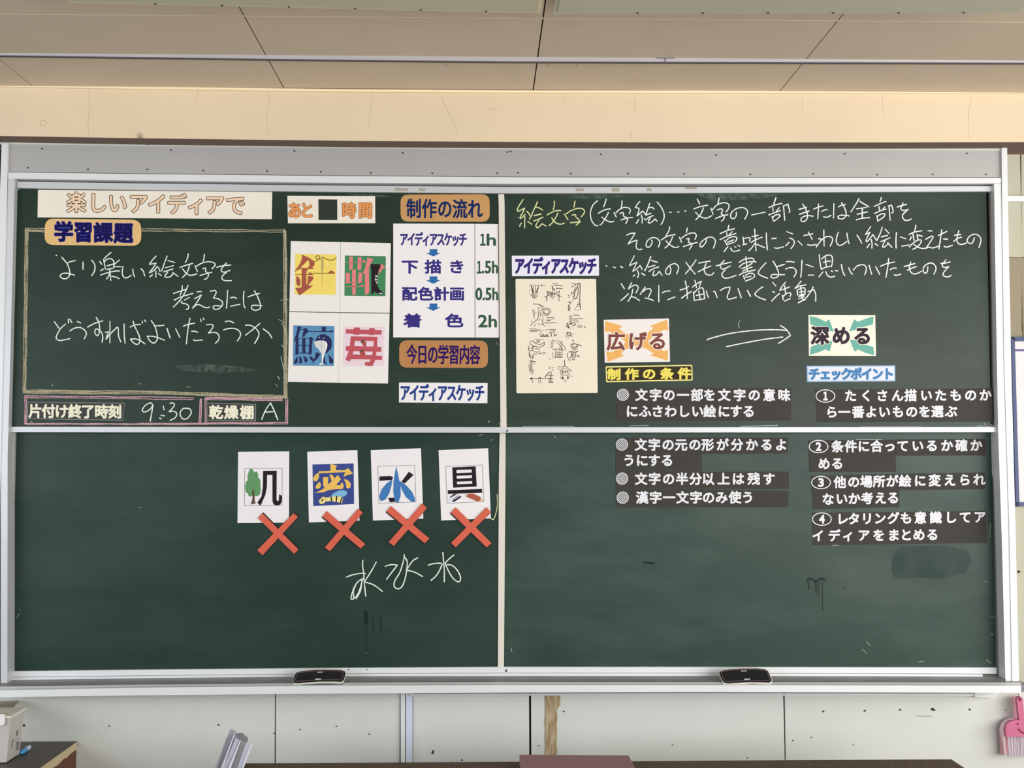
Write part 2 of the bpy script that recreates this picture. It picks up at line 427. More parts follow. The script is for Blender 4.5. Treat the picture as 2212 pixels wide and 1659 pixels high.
# wall panels below the board and at the right
fw = onY(-.012)
Zb = 0.0
def wpanel(x0t, x1t, yt0, yt1, x0b, x1b, m=M_wall, yb=1662):
    b = MB(); b.prism([(x0t, yt0), (x1t, yt1), (x1b, yb), (x0b, yb)], fw, .012)
    # carry the panel down to the floor
    a = P(x0b, yb, -.012); c = P(x1b, yb, -.012)
    b.box((a.x, -.012, 0), (c.x, 0, max(a.z, c.z)))
    return obj('wall_panel', b, m, wall)
wpanel(-60, 593.6, 1495, 1492, -60, 592.8)
wpanel(596, 864.5, 1490, 1490, 595.5, 863)
wpanel(893, 1142.6, 1490, 1490, 892, 1143.5)
wpanel(1147.2, 1691.6, 1490, 1490, 1148, 1695.6)
wpanel(1695.2, 2290, 1490, 1490, 1698, 2290)
M_duct = mat('duct_white', (226, 230, 226), .5); M_ductb = mat('duct_blue_white', (216, 222, 242), .45)
b = MB(); b.prism([(865.5, 1492), (875.2, 1492), (875.2, 1662), (865.5, 1662)], onY(-.022), .022); obj('joint_cover', b, M_duct, wall, label='narrow white cover strip')
b = MB(); b.prism([(877, 1492), (891.2, 1492), (890.6, 1662), (877, 1662)], onY(-.024), .024); obj('joint_cover', b, M_ductb, wall, label='bluish white cover strip')
b = MB(); b.prism(band('lip_b', 'lip_b', 886, 2130, 2, 7), onY(-.03), .03); obj('ledge_strip', b, M_aluw, wall)
b = MB(); b.prism([(2106, 1496), (2160, 1496), (2150, 1507), (2124, 1507), (2106, 1505.5)], onY(-.034), .03); obj('ledge_end', b, M_aluw, wall)
b = MB(); random.seed(3)
L = [(1177.5 + random.uniform(-.8, .8), 1500 + i*11) for i in range(15)]; R = [(1206 + random.uniform(-1.4, 1.4) - (3 if i > 2 else -4), 1500 + i*11) for i in range(15)]
b.prism(L + R[::-1], onY(-.0145), .003)
obj('torn_strip', b, mat('torn_brown_board', (150, 122, 84), .9, 0, .3, 60, c2=(196, 182, 152), stretch=(1, 1, .25)), wall, label='torn strip of brown backing board')
M_nail = mat('nail_dark', (46, 38, 32), .7)
for (u, v, r) in ((51.5,1567,2.6),(236,1568.5,1.5),(472,1566,1.8),(648,1576,1.5),(592,1584,1.6),(797.5,1586,1.5),(1779,1537,1.9),(1868.5,1535.5,2.1),(1945,1533.5,2),(2095,1532.6,2),(2172.5,1534,1.2),(1218,1537,1.6),(1713,1600,1.6),(1753,1593,1.3),(2201,1235,3),(727,1569,1.2),(935,1625,2.2),(998,1642,1.8),(1164,1611,1.3),(1844,1609,1.2),(1615,1637,1.3),(1453,1609,1.2)):
    b = MB(); b.prism(ell(u, v, r, r, 8), onY(-.0145), .002); obj('nail_hole', b, M_nail, wall)
b = MB(); b.prism([(2012,1530),(2016,1529),(2021,1534),(2019,1536),(2012,1534)], onY(-.015), .003); obj('nail', b, M_nail, wall)
b = MB(); b.poly([(1980,1546),(2014,1546.3),(2014,1547.5),(1980,1547)], onY(-.0125)); obj('scratch', b, M_nail, wall)
b = MB(); b.poly([(934,1622),(938,1619),(936,1629),(932,1629)], onY(-.0128))
obj('scratch', b, M_nail, wall)
# right of the board
M_palegreen = mat('pale_green_panel', (186, 184, 163), .7, 0, .04, 3)
b = MB(); b.prism([(2160, 312), (2290, 312), (2290, 328), (2160, 328)], onY(-.03), .03); obj('lintel', b, mat('lintel_cream', (214, 208, 186), .6), wall)
for x0, x1, xb in ((2172, 2203.2, 2206.2), (2206.4, 2290, 2290)):
    b = MB(); b.prism([(x0, 330), (x1, 330), (x1+1.8, 423), (x0, 423)], fw, .012); obj('wall_panel', b, M_palegreen, wall)
    b = MB(); b.prism([(x0, 436), (x1+1.8, 436), (x1+3.4, 556), (x0, 555)], fw, .012); obj('wall_panel', b, M_palegreen, wall)
    b = MB(); b.prism([(x0, 556.5), (x1+3.4, 556.5), (xb+5, 728), (x0, 728)], onY(-.009), .009); obj('wall_panel', b, mat('brown_beige_panel', (150, 138, 112), .6, 0, .15, 4), wall)
b = MB(); b.prism([(2172, 423), (2290, 423), (2290, 435), (2172, 435)], onY(-.035), .035); obj('batten', b, M_aluw, wall)
b = MB(); b.prism([(2172, 729), (2290, 729), (2290, 1497), (2172, 1497)], fw, .012); obj('wall_panel', b, M_palegreen, wall)
ps = thing('framed_notice', 'white notice in a navy blue frame at the right edge of the photo', 'picture frame', P(2240, 1093, -.03))
b = MB(); fp = onY(-.030)
for q in ([(2184.5,728),(2290,726),(2290,736),(2191,737)], [(2184.5,728),(2192,728),(2202.5,1094),(2195,1094)], [(2194,1085),(2290,1083),(2290,1092),(2195,1094)]):
    b.prism(q, fp, .018)
obj('frame', b, mat('navy_frame', (52, 66, 112), .5), ps)
b = MB(); b.prism([(2189, 734), (2289, 732), (2289, 1087), (2200, 1088)], onY(-.022), .008); sh = obj('sheet', b, mat('notice_sheet', (226, 222, 222), .5, 0, .06, 3), ps)
b = MB(); b.poly([(2192, 754.5), (2289, 753), (2289, 757.5), (2192, 759)], onY(-.0224)); obj('printed_line', b, mat('notice_line', (92, 76, 140), .6), sh)

# ------------------------------------------------------------------ the chalkboard
board = thing('chalkboard', 'large green double sliding chalkboard in an aluminium frame on the front wall', 'chalkboard', P(1090, 1500, Y_FR))
b = MB(); b.prism(band('head_t', 'head_b', 16.5, 2163), onY(Y_FR+.008), .10); head = obj('header_panel', b, M_head, board)
b = MB(); b.prism(band('beam_b', 'head_t', 0, 2163, 9, .6), onY(Y_FR+.004), .10); obj('header_edge', b, mat('header_edge_pale', (204, 206, 196), .5), board)
hp = onY(Y_FR+.0065)
for u, v in ((91,321),(369,324),(636,326),(870,330),(1096,328.3),(1103,327),(1298,333),(1547,335),(1825,332),(2089,331),(60,362.5),(190,366),(318,366),(439,368),(577,369.5),(693,371),(801,373),(934,374),(1074,374),(1119,373),(1233,375),(1357,375),(1478,375.6),(1621,376.5),(1757,375.5),(1895,377),(2015,376.5),(2130,376.5)):
    b = MB(); b.prism(ell(u, v, 2.0, 1.8, 8), hp, .002); obj('screw', b, mat('screw_dark', (60, 52, 50), .5), head)
b = MB(); b.prism(band('head_b', 'rail_b', 17.5, 2163, 1.2, 0), onY(Y_FR), .11); obj('top_rail', b, M_aluw, board)
b = MB(); b.prism(band('rail_b', 'pan_t', 30, 2150, 0, 3), onY(-.045), .03); obj('top_slot', b, M_slot, board)
b = MB(); b.prism(band('rail_b', 'rail_b', 32, 2148, 0, 1.0), onY(Y_FR+.02), .01); obj('slot_lip', b, mat('slot_lip_grey', (70, 62, 64), .5), board)
# posts
for nm, q, yy, m in (
    ('outer_post', [(3.5, 310), (17, 310), (13, 500), (4.2, 880), (-3, 1180), (-7, 1494), (-30, 1494), (-22, 1180), (-14, 880), (-3, 500)], Y_FR-.004, M_aluw),
    ('inner_post', [(17.5, 385.6), (31.5, 386.2), (29, 500), (19.5, 880), (16.5, 980), (15.8, 1477), (1.5, 1477), (2, 980), (5, 880), (14, 500)], Y_FR, M_alu),
    ('outer_post', [(2164, 318), (2175.5, 318), (2178.5, 500), (2184.2, 780), (2193.2, 1130), (2201.6, 1478), (2186.8, 1478), (2180, 1130), (2169.4, 780), (2165.5, 500)], Y_FR-.004, M_aluw),
    ('inner_post', [(2147.5, 397), (2162.8, 397), (2164.4, 500), (2168.4, 780), (2179, 1130), (2185.6, 1474), (2172, 1474), (2164.6, 1180), (2156.5, 935), (2153.5, 780), (2149, 500)], Y_FR, M_aluw)):
    b = MB(); b.prism(q, onY(yy), .116); obj(nm, b, m, board)
b = MB(); b.prism([(18.5, 934), (33, 934), (27, 1180), (20, 1450), (16.5, 1450), (16.5, 1180)], onY(Y_LOWR), .04); obj('side_channel', b, mat('channel_grey', (176, 178, 170), .5, .2, .1, 5), board)
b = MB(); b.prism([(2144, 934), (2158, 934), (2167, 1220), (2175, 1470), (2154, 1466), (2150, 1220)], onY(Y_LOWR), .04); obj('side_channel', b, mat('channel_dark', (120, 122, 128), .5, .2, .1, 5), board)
b = MB(); b.prism([(30, 392), (36, 392), (24, 922), (18, 922)], onY(-.060), .03); obj('side_slot_shade', b, M_slot, board)
b = MB(); b.prism([(2128, 402), (2150, 402), (2160, 930), (2140, 930)], onY(-.060), .03); obj('side_slot_shade', b, M_slot, board)  # black strip standing in for the shadow the right post casts

# upper sliding panel
fU, fL = onY(Y_UP), onY(Y_LOW)
def panel(pl, Y, m, t):
    b = MB(); b.prism(pl, onY(Y), t); return b
upL = [(35.5, 405), *[(x, ey('pan_s', x)-1) for x in (300, 740)], (1083, 416), (1089, 924), (25, 923)]
URp = [(1083, 416), (1480, 416), (1900, 413.5), (2130.5, 412), (2141, 924), (1089, 924)]
b = MB(); b.prism([(38, 404), (1083, 412), (2128, 408), (2138, 926), (28, 926)], onY(Y_UP+.004), .012)
up = obj('sliding_panel', b, M_slot, board, label='upper green chalkboard panel')
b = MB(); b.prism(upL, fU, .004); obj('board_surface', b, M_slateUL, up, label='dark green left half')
b = MB(); b.prism(URp, fU, .004); obj('board_surface', b, M_slateUR, up, label='green right half, slightly greyer with painted window sheen')
b = MB(); b.prism(band('pan_t', 'pan_s', 36.5, 2144, .2, 0), onY(Y_UPR), .03); obj('panel_rail', b, M_alu, up)
b = MB(); b.prism(band('mid_t', 'mid_b', 22.5, 2154, 0, 0), onY(Y_UPR), .03); pr = obj('panel_rail', b, M_alu, up)
b = MB(); b.prism([(1076.2, 419.5), (1089, 419.5), (1090, 440), (1090.2, 470), (1094.4, 923), (1081, 923), (1077.2, 440)], onY(Y_UP-.006), .006); obj('centre_strip', b, M_cream, up)
b = MB(); b.prism([(1095.6, 927.5), (1098.4, 932), (1092.8, 932)], onY(Y_UPR-.0006), .0006); obj('alignment_mark', b, M_black, up)
# lower sliding panel
b = MB(); b.prism([(36, 926), (2142, 926), (2150, 1446), (22, 1450)], onY(Y_LOW+.004), .012)
low = obj('sliding_panel', b, M_slot, board, label='lower green chalkboard panel')
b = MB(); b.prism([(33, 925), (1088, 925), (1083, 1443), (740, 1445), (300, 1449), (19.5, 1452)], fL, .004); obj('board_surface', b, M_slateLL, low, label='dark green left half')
b = MB(); b.prism([(1088, 925), (2144, 925), (2154.5, 1444), (1480, 1443), (1083, 1443)], fL, .004); obj('board_surface', b, M_slateLR, low, label='chalk-dusted green right half, paler with painted window sheen')
b = MB(); b.prism(band('low_t', 'low_b', 19, 2153), onY(Y_LOWR), .03); obj('panel_rail', b, M_aluw, low)
b = MB(); b.prism([(1079.3, 930), (1092.3, 930), (1091.8, 1040), (1088.5, 1442), (1075.5, 1442), (1077.5, 1040)], onY(Y_LOW-.006), .006); obj('centre_strip', b, M_cream, low)
b = MB(); b.prism([(1093.5, 1445), (1096.5, 1451), (1090, 1451)], onY(Y_LOWR-.0006), .0006)
for u in (753, 793): b.prism(ell(u, 1446.5, 1.4, 1.3, 8), onY(Y_LOWR-.0006), .0006)
obj('alignment_mark', b, M_black, low)
# tray: back strip, floor, lip
b = MB(); b.prism(band('low_b', 'st2_b', 17, 2123, 1.4, 0), onY(Y_LOWR-.006), .04); obj('tray_back', b, M_aluw, board)
xs = [-60, 0, 300, 740, 1100, 1480, 1900, 2170]
Yl = -.178
lipb = [P(x, ey('flo_b', x), Yl) for x in xs]; flb = [P(x, ey('st2_b', x), Y_LOWR-.006) for x in xs]
b = MB(); strip(b, flb, lipb); strip(b, [p-Vector((0,0,.01)) for p in flb], [p-Vector((0,0,.01)) for p in lipb]); obj('tray_floor', b, mat('tray_floor_grey', (150, 149, 150), .5, .2, .2, 14), board, label='dusty grey floor of the chalk tray')
b = MB(); xl = [-60, 0, 300, 740, 1100, 1480, 1900, 2206]
tf = [P(x, ey('lip_t', x), Y_TRAY) for x in xl]; bf = [P(x, ey('lip_b', x), Y_TRAY) for x in xl]
tb = [P(x, ey('flo_b', x)+.3, Yl) for x in xl]
strip(b, tf, bf)
mid = [p.lerp(q, .5)+Vector((0,0,-.0015)) for p, q in zip(tf, tb)]
strip(b, mid, tf); strip(b, tb, mid)
strip(b, [p+Vector((0,0,-.012)) for p in tb][::-1], tb[::-1])
strip(b, bf, [Vector((p.x, Yl, p.z)) for p in bf])
e0, e1 = tf[-1], bf[-1]; b.add([e0, e1, Vector((e1.x, -.02, e1.z)), Vector((e0.x, -.02, e0.z))], [(0, 1, 2, 3)])
obj('tray_lip', b, M_aluw, board)
b = MB(); p0 = P(2206, 1481, Y_TRAY); p1 = P(2206, 1496.6, Y_TRAY); a = P(2186, 1470, -.10)
b.add([p0+Vector((.001,0,0)), p1+Vector((.001,0,0)), Vector((p1.x+.012, -.0, p1.z)), Vector((p0.x+.012, 0, p0.z)), Vector((p0.x, Y_TRAY, p0.z)), Vector((p0.x-.03, -.13, p0.z+.001)), Vector((p0.x+.012, -.13, p0.z+.001))], [(0,1,2,3),(4,6,5)])
b.box((p0.x+.001, -.19, p1.z), (p0.x+.035, -.012, p0.z)); obj('tray_end_cap', b, mat('end_cap_grey', (128, 126, 134), .5), board)
b = MB(); b.prism([(2123, 1457), (2153, 1457), (2155, 1470), (2123, 1470)], onY(Y_LOWR-.004), .03); obj('tray_back', b, mat('tray_gap_dark', (104, 96, 90), .6, 0, .2, 20), board)
# tape remnants on the upper rail
fr2 = onY(Y_UPR-.0006)
for q in ('855,405 882,407 880,413 853,412', '905,406 920,407 918,413 904,412', '1242,407 1260,407 1262,413 1246,413', '1322,406 1338,406 1338,414 1322,414', '1398,406 1406,406 1408,413 1397,413', '1480,404 1505,404 1505,408 1480,409'):
    b = MB(); b.poly(pts(q), fr2); obj('tape_remnant', b, mat('tape_grey', (176, 168, 156), .6, 0, .2, 40), up)

# ------------------------------------------------------------------ handwriting in chalk (stroke data)
def write(parent, data, material, label, Y, w=2.35):
    b = MB(); fn = onY(Y-.0007)
    for (ox, oy, s), st in data:
        for l in strokes(st, crop(ox, oy, s)): b.ribbon(l, w, fn, .16, 6)
    return obj('chalk_writing', b, material, parent, label=label)
write(up, [((110,535,11.06), '260,230 330,310 400,410 440,520 450,620 420,700 340,745 260,725 220,675 260,625 350,610 440,620 565,660;385,370 480,330 580,310;767,345 768,518;968,300 1030,370 1055,460 1035,570 975,670;1435,115 1340,195 1265,275 1270,330 1285,420 1300,510;1280,330 1340,280 1410,262 1470,285 1505,350 1500,490;1340,435 1510,385;1165,330 1220,400;1190,550 1255,510;1635,295 1520,395;1520,455 1680,455;1335,520 1470,490;1185,655 1330,605 1500,565 1640,555;1405,520 1415,640 1432,780;1400,620 1370,690 1330,750;1455,685 1540,700 1630,740;1725,450 1705,550 1715,660 1770,720 1840,710 1915,660;1955,515 1970,620 2000,700;2145,500 2205,560 2240,675;125,180 135,190'),
 ((310,535,11.06), '300,200 210,300 140,400* 300,370* 230,480 140,600* 230,560 330,450;330,450 370,500 395,575;150,700 215,645;295,555 295,705;350,615 430,665;565,200 500,370 435,555;580,305 750,355;515,480 715,430;480,580 700,510;575,590 510,680 560,710 640,690 710,620;700,595 825,685;1070,145 1050,250 1000,355;870,470 1030,415 1180,375;1095,410 1080,500 1020,620 930,715;930,500 1000,590 1090,655 1180,655 1275,625;1455,165 1445,250 1425,330;1230,425 1290,575;1275,440 1380,375 1520,340 1640,345 1710,390 1690,450 1635,505;1415,505 1475,485 1490,520 1480,565 1540,610 1550,670 1510,735 1445,765;1350,665 1500,620 1630,590;1975,370 1880,480 1855,540 1890,580 1960,580 2070,540;1750,470 1900,430 2085,415;1980,590 1890,670 1875,740 1940,785 2105,790')],
 M_chalk, 'first white chalk line in the framed box', Y_UP)
write(up, [((360,610,9.217), '310,65 305,150 270,255;135,220 380,140;425,60 370,190 270,350 135,490;150,355 280,290 520,220;450,300 350,355;300,375 300,410 390,430 435,470 435,520 390,540;605,190 690,180;555,325 690,250* 620,370 515,515* 590,450 650,445 740,490 800,505 855,490;870,175 970,160* 985,210 930,310* 1030,330 1110,390 1105,460 1030,530 950,535 925,495 960,465 1090,470;1213,160 1205,330 1190,515;1270,310 1330,295 1395,320;1275,475 1460,435;1540,180 1530,300 1535,440 1560,510;1620,290 1740,245 1850,220;1745,165 1800,260 1855,400 1870,470 1850,530 1770,555 1700,530 1690,475 1740,455 1900,465')],
 M_chalk, 'second white chalk line in the framed box', Y_UP)
write(up, [((100,680,8.848), '155,135 245,260;365,180 260,280 190,420 210,475 280,490 455,455;420,80 425,160;450,85 490,150;590,125 655,155;450,310 540,255 650,245 730,290 765,350 750,410 725,460;955,50 1000,140 1020,240 1010,350 975,400 930,350 940,280 980,275 1050,330 1080,420 1065,525;790,235 920,165 1080,115;1217,125 1215,535;1125,335 1190,325* 1140,465* 1240,350 1350,240* 1375,260 1380,400 1425,520;1487,175 1490,380 1505,545;1600,235 1690,195 1800,185;1660,125 1690,220 1770,390 1790,500 1740,565 1660,530 1610,465* 1690,460 1780,485 1885,555;1830,125 1840,160;1875,100 1900,130;2005,110 2070,210 2115,350 2120,470 2060,540 1980,500 1930,410* 2020,410 2110,430 2260,485;2075,215 2210,205 2250,195'),
 ((350,680,8.848), '95,260 155,445;260,265 340,430;535,65 500,240 465,555;405,220 490,185 625,160;565,315 620,315 680,335;600,480 640,492 770,482;735,80 750,130;790,65 800,95;855,190 940,185 980,210 940,290 885,350* 960,335 1050,350 1090,410 1080,480 1020,545;1210,130 1260,120 1310,125 1370,155;1175,290 1260,265 1370,260 1460,295 1500,360 1485,430 1440,500;1595,200 1680,200 1780,250 1845,330 1845,410 1770,550;1870,165 1750,270 1595,390;1935,270 2040,350 2100,445')],
 M_chalk, 'third white chalk line in the framed box', Y_UP)
write(up, [((290,860,6.32), '255,95 220,65 150,100 110,160 135,190 200,165 255,100* 240,190 218,315;395,105 408,160;365,235 410,242;345,272 370,283;485,75 520,65 550,90 520,140 475,185* 540,180 580,210 560,265 490,305;680,135 640,170 625,220 660,280 720,280 770,220 775,170 740,140 690,140')], M_chalk, 'chalk figures 9:30', Y_UP)
write(up, [((290,860,6.32), '1740,290 1790,170 1860,65* 1910,170 1960,295;1785,190 1895,185')], M_chalk, 'chalk letter A', Y_UP)
write(up, [((1110,425,11.06), '225,65 140,190 80,310 110,345 180,310 260,270* 200,400 145,500 175,510 230,460 270,420;310,350 360,400 380,445;140,710 155,660 185,630;262,470 258,740;335,595 430,655;565,120 480,310 375,540;530,245 620,275 690,320;480,455 655,410;470,580 570,545 695,490;600,560 535,660 530,710 570,740 640,680 670,645* 770,700;968,105 965,220 940,315;795,435 900,375 1010,335 1120,330;1050,390 1000,500 920,620 840,690;905,505 960,590 1050,645 1130,655 1205,630;1462,105 1435,250;1205,415 1295,550;1250,410 1370,330 1520,280 1630,285 1690,340 1660,420 1610,480;1390,440 1470,430 1485,490 1550,540 1560,610 1490,680;1350,620 1590,600')], M_chalky, 'three characters in yellow chalk', Y_UP)
write(up, [((1110,425,11.06), '2000,95 1890,200 1830,370 1850,550 1930,670 2000,695'),
 ((1300,425,11.06), '105,60 75,160 40,240;-90,400 0,345 100,305 200,290;160,370 90,510 0,640 -50,675;-6,485 80,545 160,590 230,600 290,585;482,95 480,190 460,280;290,380 345,485;335,385 430,300 540,255 640,270 680,320 655,405;435,405 495,375 520,410 520,465 590,500 610,560 575,640;465,555 600,510 735,495;905,115 840,190 800,260* 880,275 885,330 840,460* 900,410 970,340* 1040,410;820,640 885,540;945,430 965,530 962,630;1145,160 1100,290 1045,440*;1130,265 1200,255 1250,295;1045,440 1175,395;1015,525* 1050,550 1130,490 1225,450;1160,500 1110,600 1140,630 1210,590 1270,530* 1320,580;1320,125 1400,220 1470,350 1490,470 1460,590 1410,665;1620,372 1660,370;1805,365 1845,360;1980,342 2005,340'),
 ((1490,420,9.617), '155,100 180,140 205,200;85,300 230,250 370,225;285,275 240,390 190,460 125,525;120,370 190,440 280,485 360,490 460,440;608,75 585,200;437,285 485,410;475,315 540,240 640,185 750,175 815,220 800,300 750,365;565,325 650,300 680,330 655,400 710,440 710,500 655,560;535,500 660,450 790,420;965,370 965,440 920,500 855,480 860,390 940,310 1050,275 1140,285 1200,350 1190,420 1140,515;1285,425 1565,370;1790,65 1745,205;1640,275 1750,225 1915,185;1722,260 1732,350;1860,275 1800,350;1640,425 1760,380 1885,335;1710,460 1735,540;1720,480 1790,425 1870,425 1850,480 1745,560;1945,235 1960,380 1972,540;1975,230 2040,200* 2055,270 2080,340 2060,375'),
 ((1720,420,8.508), '115,175 170,260 205,370 200,440 150,495 90,485 100,430 190,390 310,400;50,275 190,235;60,365 235,305;410,175 405,300 395,445;320,270 390,240 495,210;465,315 520,285 570,280;505,410 560,420 640,385;692,170 685,435;775,230 830,200 905,185;830,150 880,230 915,330 910,400 850,450 780,440 770,405 830,380 970,395;1155,75 1090,190 1005,320;1165,125 1335,230;1105,265 1290,240;1213,255 1212,440;1120,365 1310,320;1105,465 1230,435 1350,425;1560,55 1560,80 1540,125;1435,220 1540,170 1645,130;1520,220 1530,290;1630,230 1590,275;1435,350 1550,300 1650,270;1480,390 1500,490;1485,410 1560,360 1630,360 1600,420 1495,490;1705,220 1715,350 1725,470;1690,215 1750,195* 1775,270 1780,320 1755,345;1965,155 1920,260 1970,295 2060,275;1855,230 2030,180;2040,290 1960,370 1960,430 2000,475 2060,475 2115,450')],
 M_chalk, 'top white chalk line on the right half', Y_UP)
write(up, [((1340,485,10.055), '140,230 220,195 320,185* 260,290 165,425* 270,370 365,340* 345,440 350,510 400,545 470,535;680,335 690,400 640,480 580,490 560,430 600,340 700,285 800,305 855,370 850,430 825,490;1070,45 1060,120 985,255;890,335 1020,255 1190,215;1140,260 1080,390 1020,470 965,510;990,355 1060,425 1150,485 1220,500 1270,475;1455,80 1435,170;1285,275 1330,385;1330,300 1420,230 1540,185 1620,190 1650,240 1620,325;1440,315 1490,305 1480,380 1540,410 1550,460 1500,540;1370,480 1520,430 1675,385;1865,310 1860,380 1780,480 1730,470 1750,390 1860,300 1960,270 2040,310 2065,380 2025,510'),
 ((1540,480,10.055), '345,70 325,165;160,245 320,180 470,140;300,230 310,300;420,205 350,275;150,380 320,300 500,245;250,395 300,490;285,400 370,330 480,315 520,350 490,420;310,440 450,385;300,490 460,435;325,530 240,640;380,560 420,620 480,635 580,605;475,530 500,545;540,500 590,525;655,325 675,480;690,350 780,335 810,360 795,415;650,490 740,470;905,145 920,350 935,620;845,315 985,285;830,440 920,385 1070,325;910,460 840,560 775,620;955,480 1130,555;1160,235 1165,420 1185,600;1280,355 1375,350;1335,555 1400,565 1535,535;1605,205 1735,255;1665,345 1730,370 1770,430 1750,500 1695,570;1655,435 1580,515;1850,410 1935,495;1975,290 2170,250;2070,210 2155,370;2055,490 2120,500 2220,490 2250,492'),
 ((1740,480,11.06), '437,185 440,380 445,570;310,400 350,390 375,420;255,595 360,450 470,360 570,340 640,380 640,460 590,570;785,240 750,340 735,450 780,540 860,545 990,460;990,265 1010,400 1040,510;1230,310 1290,400 1345,505;1560,100 1430,295* 1540,240* 1450,420 1480,460 1610,295* 1700,440* 1780,280 1835,120;1470,610 1530,520;1570,410 1590,510 1585,620;1655,510 1730,560;1900,165 2000,270;1810,350 1960,315;1795,465 2020,370;1905,430 1845,560 1870,600 1960,530;1960,490 2065,600;2172,245 2160,440 2165,620'),
 ((1920,480,10.055), '250,320 370,360;280,520 440,495;583,60 580,130 550,205;440,265 560,215 720,185;490,320 455,390;520,240 550,400;615,260 630,375;650,285 730,305;445,540 530,450 650,385 705,400 680,470 600,550 515,590;540,480 640,545 740,570 830,560;850,185 935,190;800,370 930,300* 960,330 870,470 810,565* 870,540 950,560 1080,520;1150,165 1120,370 1090,580;1075,290 1260,200;1190,365 1280,370;1200,525 1260,540 1385,500;1520,185 1490,300 1480,410 1530,475 1600,480 1690,450;1425,285 1560,265;1410,415 1490,355 1580,325;1860,335 1830,420 1790,465 1720,440 1700,390 1760,300 1860,260 1950,290 2000,370 1990,450 1955,555')],
 M_chalk, 'second white chalk line on the right half', Y_UP)
write(up, [((1300,545,11.06), '105,325 120,330;270,350 325,368;445,335 500,365;775,85 660,320* 840,235* 740,450* 830,400 915,315* 965,410;750,575 790,540;850,435 880,520 855,605;950,500 1030,550;1170,100 1100,290 1025,445;1180,190 1330,240;1110,355 1270,310;1125,460 1230,390 1360,350;1250,440 1220,530 1240,560 1310,530 1375,455* 1440,550;1630,340 1650,430 1620,530* 1530,505 1530,430 1600,330 1720,270 1800,300 1835,380 1790,520'),
 ((1480,545,11.06), '20,240 130,390 240,520;260,185 180,300 90,420 5,515;325,255 600,210;305,470 440,400 615,325;500,265 455,400 490,510 570,545 640,535 680,490;935,195 850,290 850,370 920,400 1080,325;740,325 900,280 1100,235;960,420 880,510 900,590 980,620 1100,595 1215,550;1450,105 1470,300 1485,455;1290,240 1420,165 1580,140 1640,170 1630,220;1290,355 1390,270 1560,225 1695,230;1350,390 1500,330 1600,260;1375,450 1480,395 1600,355;1290,545 1420,480 1680,420;1395,560 1420,650;1440,550 1540,500 1640,520 1640,600 1440,690;1440,600 1580,570;1930,250 1820,370 1745,480 1800,550 1970,620'),
 ((1660,545,11.06), '110,210 190,350 245,510 210,590 110,615 55,580 110,530 260,535 385,535;205,345 385,285;430,225 520,220 620,240;410,400 520,365 610,380 660,450 650,520 605,590;800,190 790,400 770,600;895,290 1065,350;950,545 1080,545;1213,60 1230,230 1260,400;1270,160 1350,90 1440,65 1510,90 1530,200 1505,345;1360,110 1365,220 1385,350;1310,245 1400,215 1490,210;1260,410 1350,365 1480,335;1300,470 1205,590;1370,460 1410,550 1490,595 1585,570;1500,440 1530,465;1590,435 1655,445;1740,290 1780,470 1825,555;1915,370 1960,470 2005,520'),
 ((1850,545,10.055), '-70,390 0,310 60,280 150,270 210,320 210,400 180,490;275,280 330,475;420,315 505,480;700,135 680,320 640,550;520,305 650,250 830,210;730,380 800,345 870,345;820,490 870,500 965,475;1185,215 1150,320 1170,410 1230,465 1320,460 1415,410;1035,310 1270,245;1105,390 1200,345 1305,310;1550,315 1540,410 1500,455 1450,410 1470,310 1580,235 1670,250 1725,320 1720,400 1680,475;1945,165 1870,260 1875,310 1920,330 2005,310;1835,240 1920,235 2035,210;2005,310 1900,430 1880,490 1930,530 2010,530 2060,495')],
 M_chalk, 'third white chalk line on the right half', Y_UP)
write(up, [((1330,600,10.055), '120,130 190,240;105,500 180,440 275,350;345,105 275,245* 360,180 450,160 490,220 440,330;370,250 340,390 270,510;335,410 420,430 515,495;640,200 530,365;600,300 650,250 740,235* 770,290 710,420;640,440 730,460 820,495;937,170 935,350 937,525;1010,330 1080,295 1185,285;1135,475 1290,415;1510,70 1545,250 1555,455;1400,265 1500,235 1585,185;1430,445 1540,360 1645,300;1665,205 1760,130 1860,75* 1815,200;1720,55 1755,215;1690,310 1705,490;1700,330 1770,260 1850,220 1900,240 1920,350 1930,450;1805,285 1830,450;1750,385 1910,350;1705,495 1935,455;1970,290 1990,370 2015,430;2125,300 2160,310 2205,435'),
 ((1540,600,9.217), '145,255 230,205 335,185* 330,250 285,370 310,425 380,415 470,385;500,215 565,400;685,250 750,375;1000,180 920,230 835,320 880,370 960,410 1050,440;1190,90 1250,160;1185,275 1230,290;1170,465 1250,380 1325,315;1445,90 1380,170 1330,250* 1420,225 1525,180;1430,155 1445,310;1385,350 1400,440;1400,370 1480,305 1550,310 1535,375;1425,465 1540,415;1755,65 1690,150 1635,210* 1740,165 1850,140;1745,155 1765,300 1785,430;1675,250 1690,345;1690,240 1780,200 1835,220 1830,330;1720,290 1830,265;1720,345 1830,325;1705,375 1810,350;1705,420 1820,380;1700,500 1820,430;1895,275 2010,235* 2045,330 2045,465;1995,180 1960,260 1880,370 1820,450')],
 M_chalk, 'fourth white chalk line on the right half', Y_UP)
write(up, [((1520,690,10.533), '80,470 130,440 500,340 900,275 1300,240 1650,235 1880,250;520,620 900,540 1400,450 1800,400;1750,140 1880,230 1975,365* 1840,460 1700,545')], M_chalk, 'double chalk arrow pointing right', Y_UP, 2.4)
write(low, [((740,1180,8.193), '360,245 355,350 375,480 380,600 410,885;65,545 200,500 360,475 400,485;595,280 520,420 400,610;400,635 520,670 620,730 705,800;370,570 280,620 210,720 160,860 155,940 230,900 300,780 350,600;200,920 190,800 230,690;240,930 320,780 345,590')], M_chalk, 'chalk water character with a looped left leg', Y_LOW, 2.4)
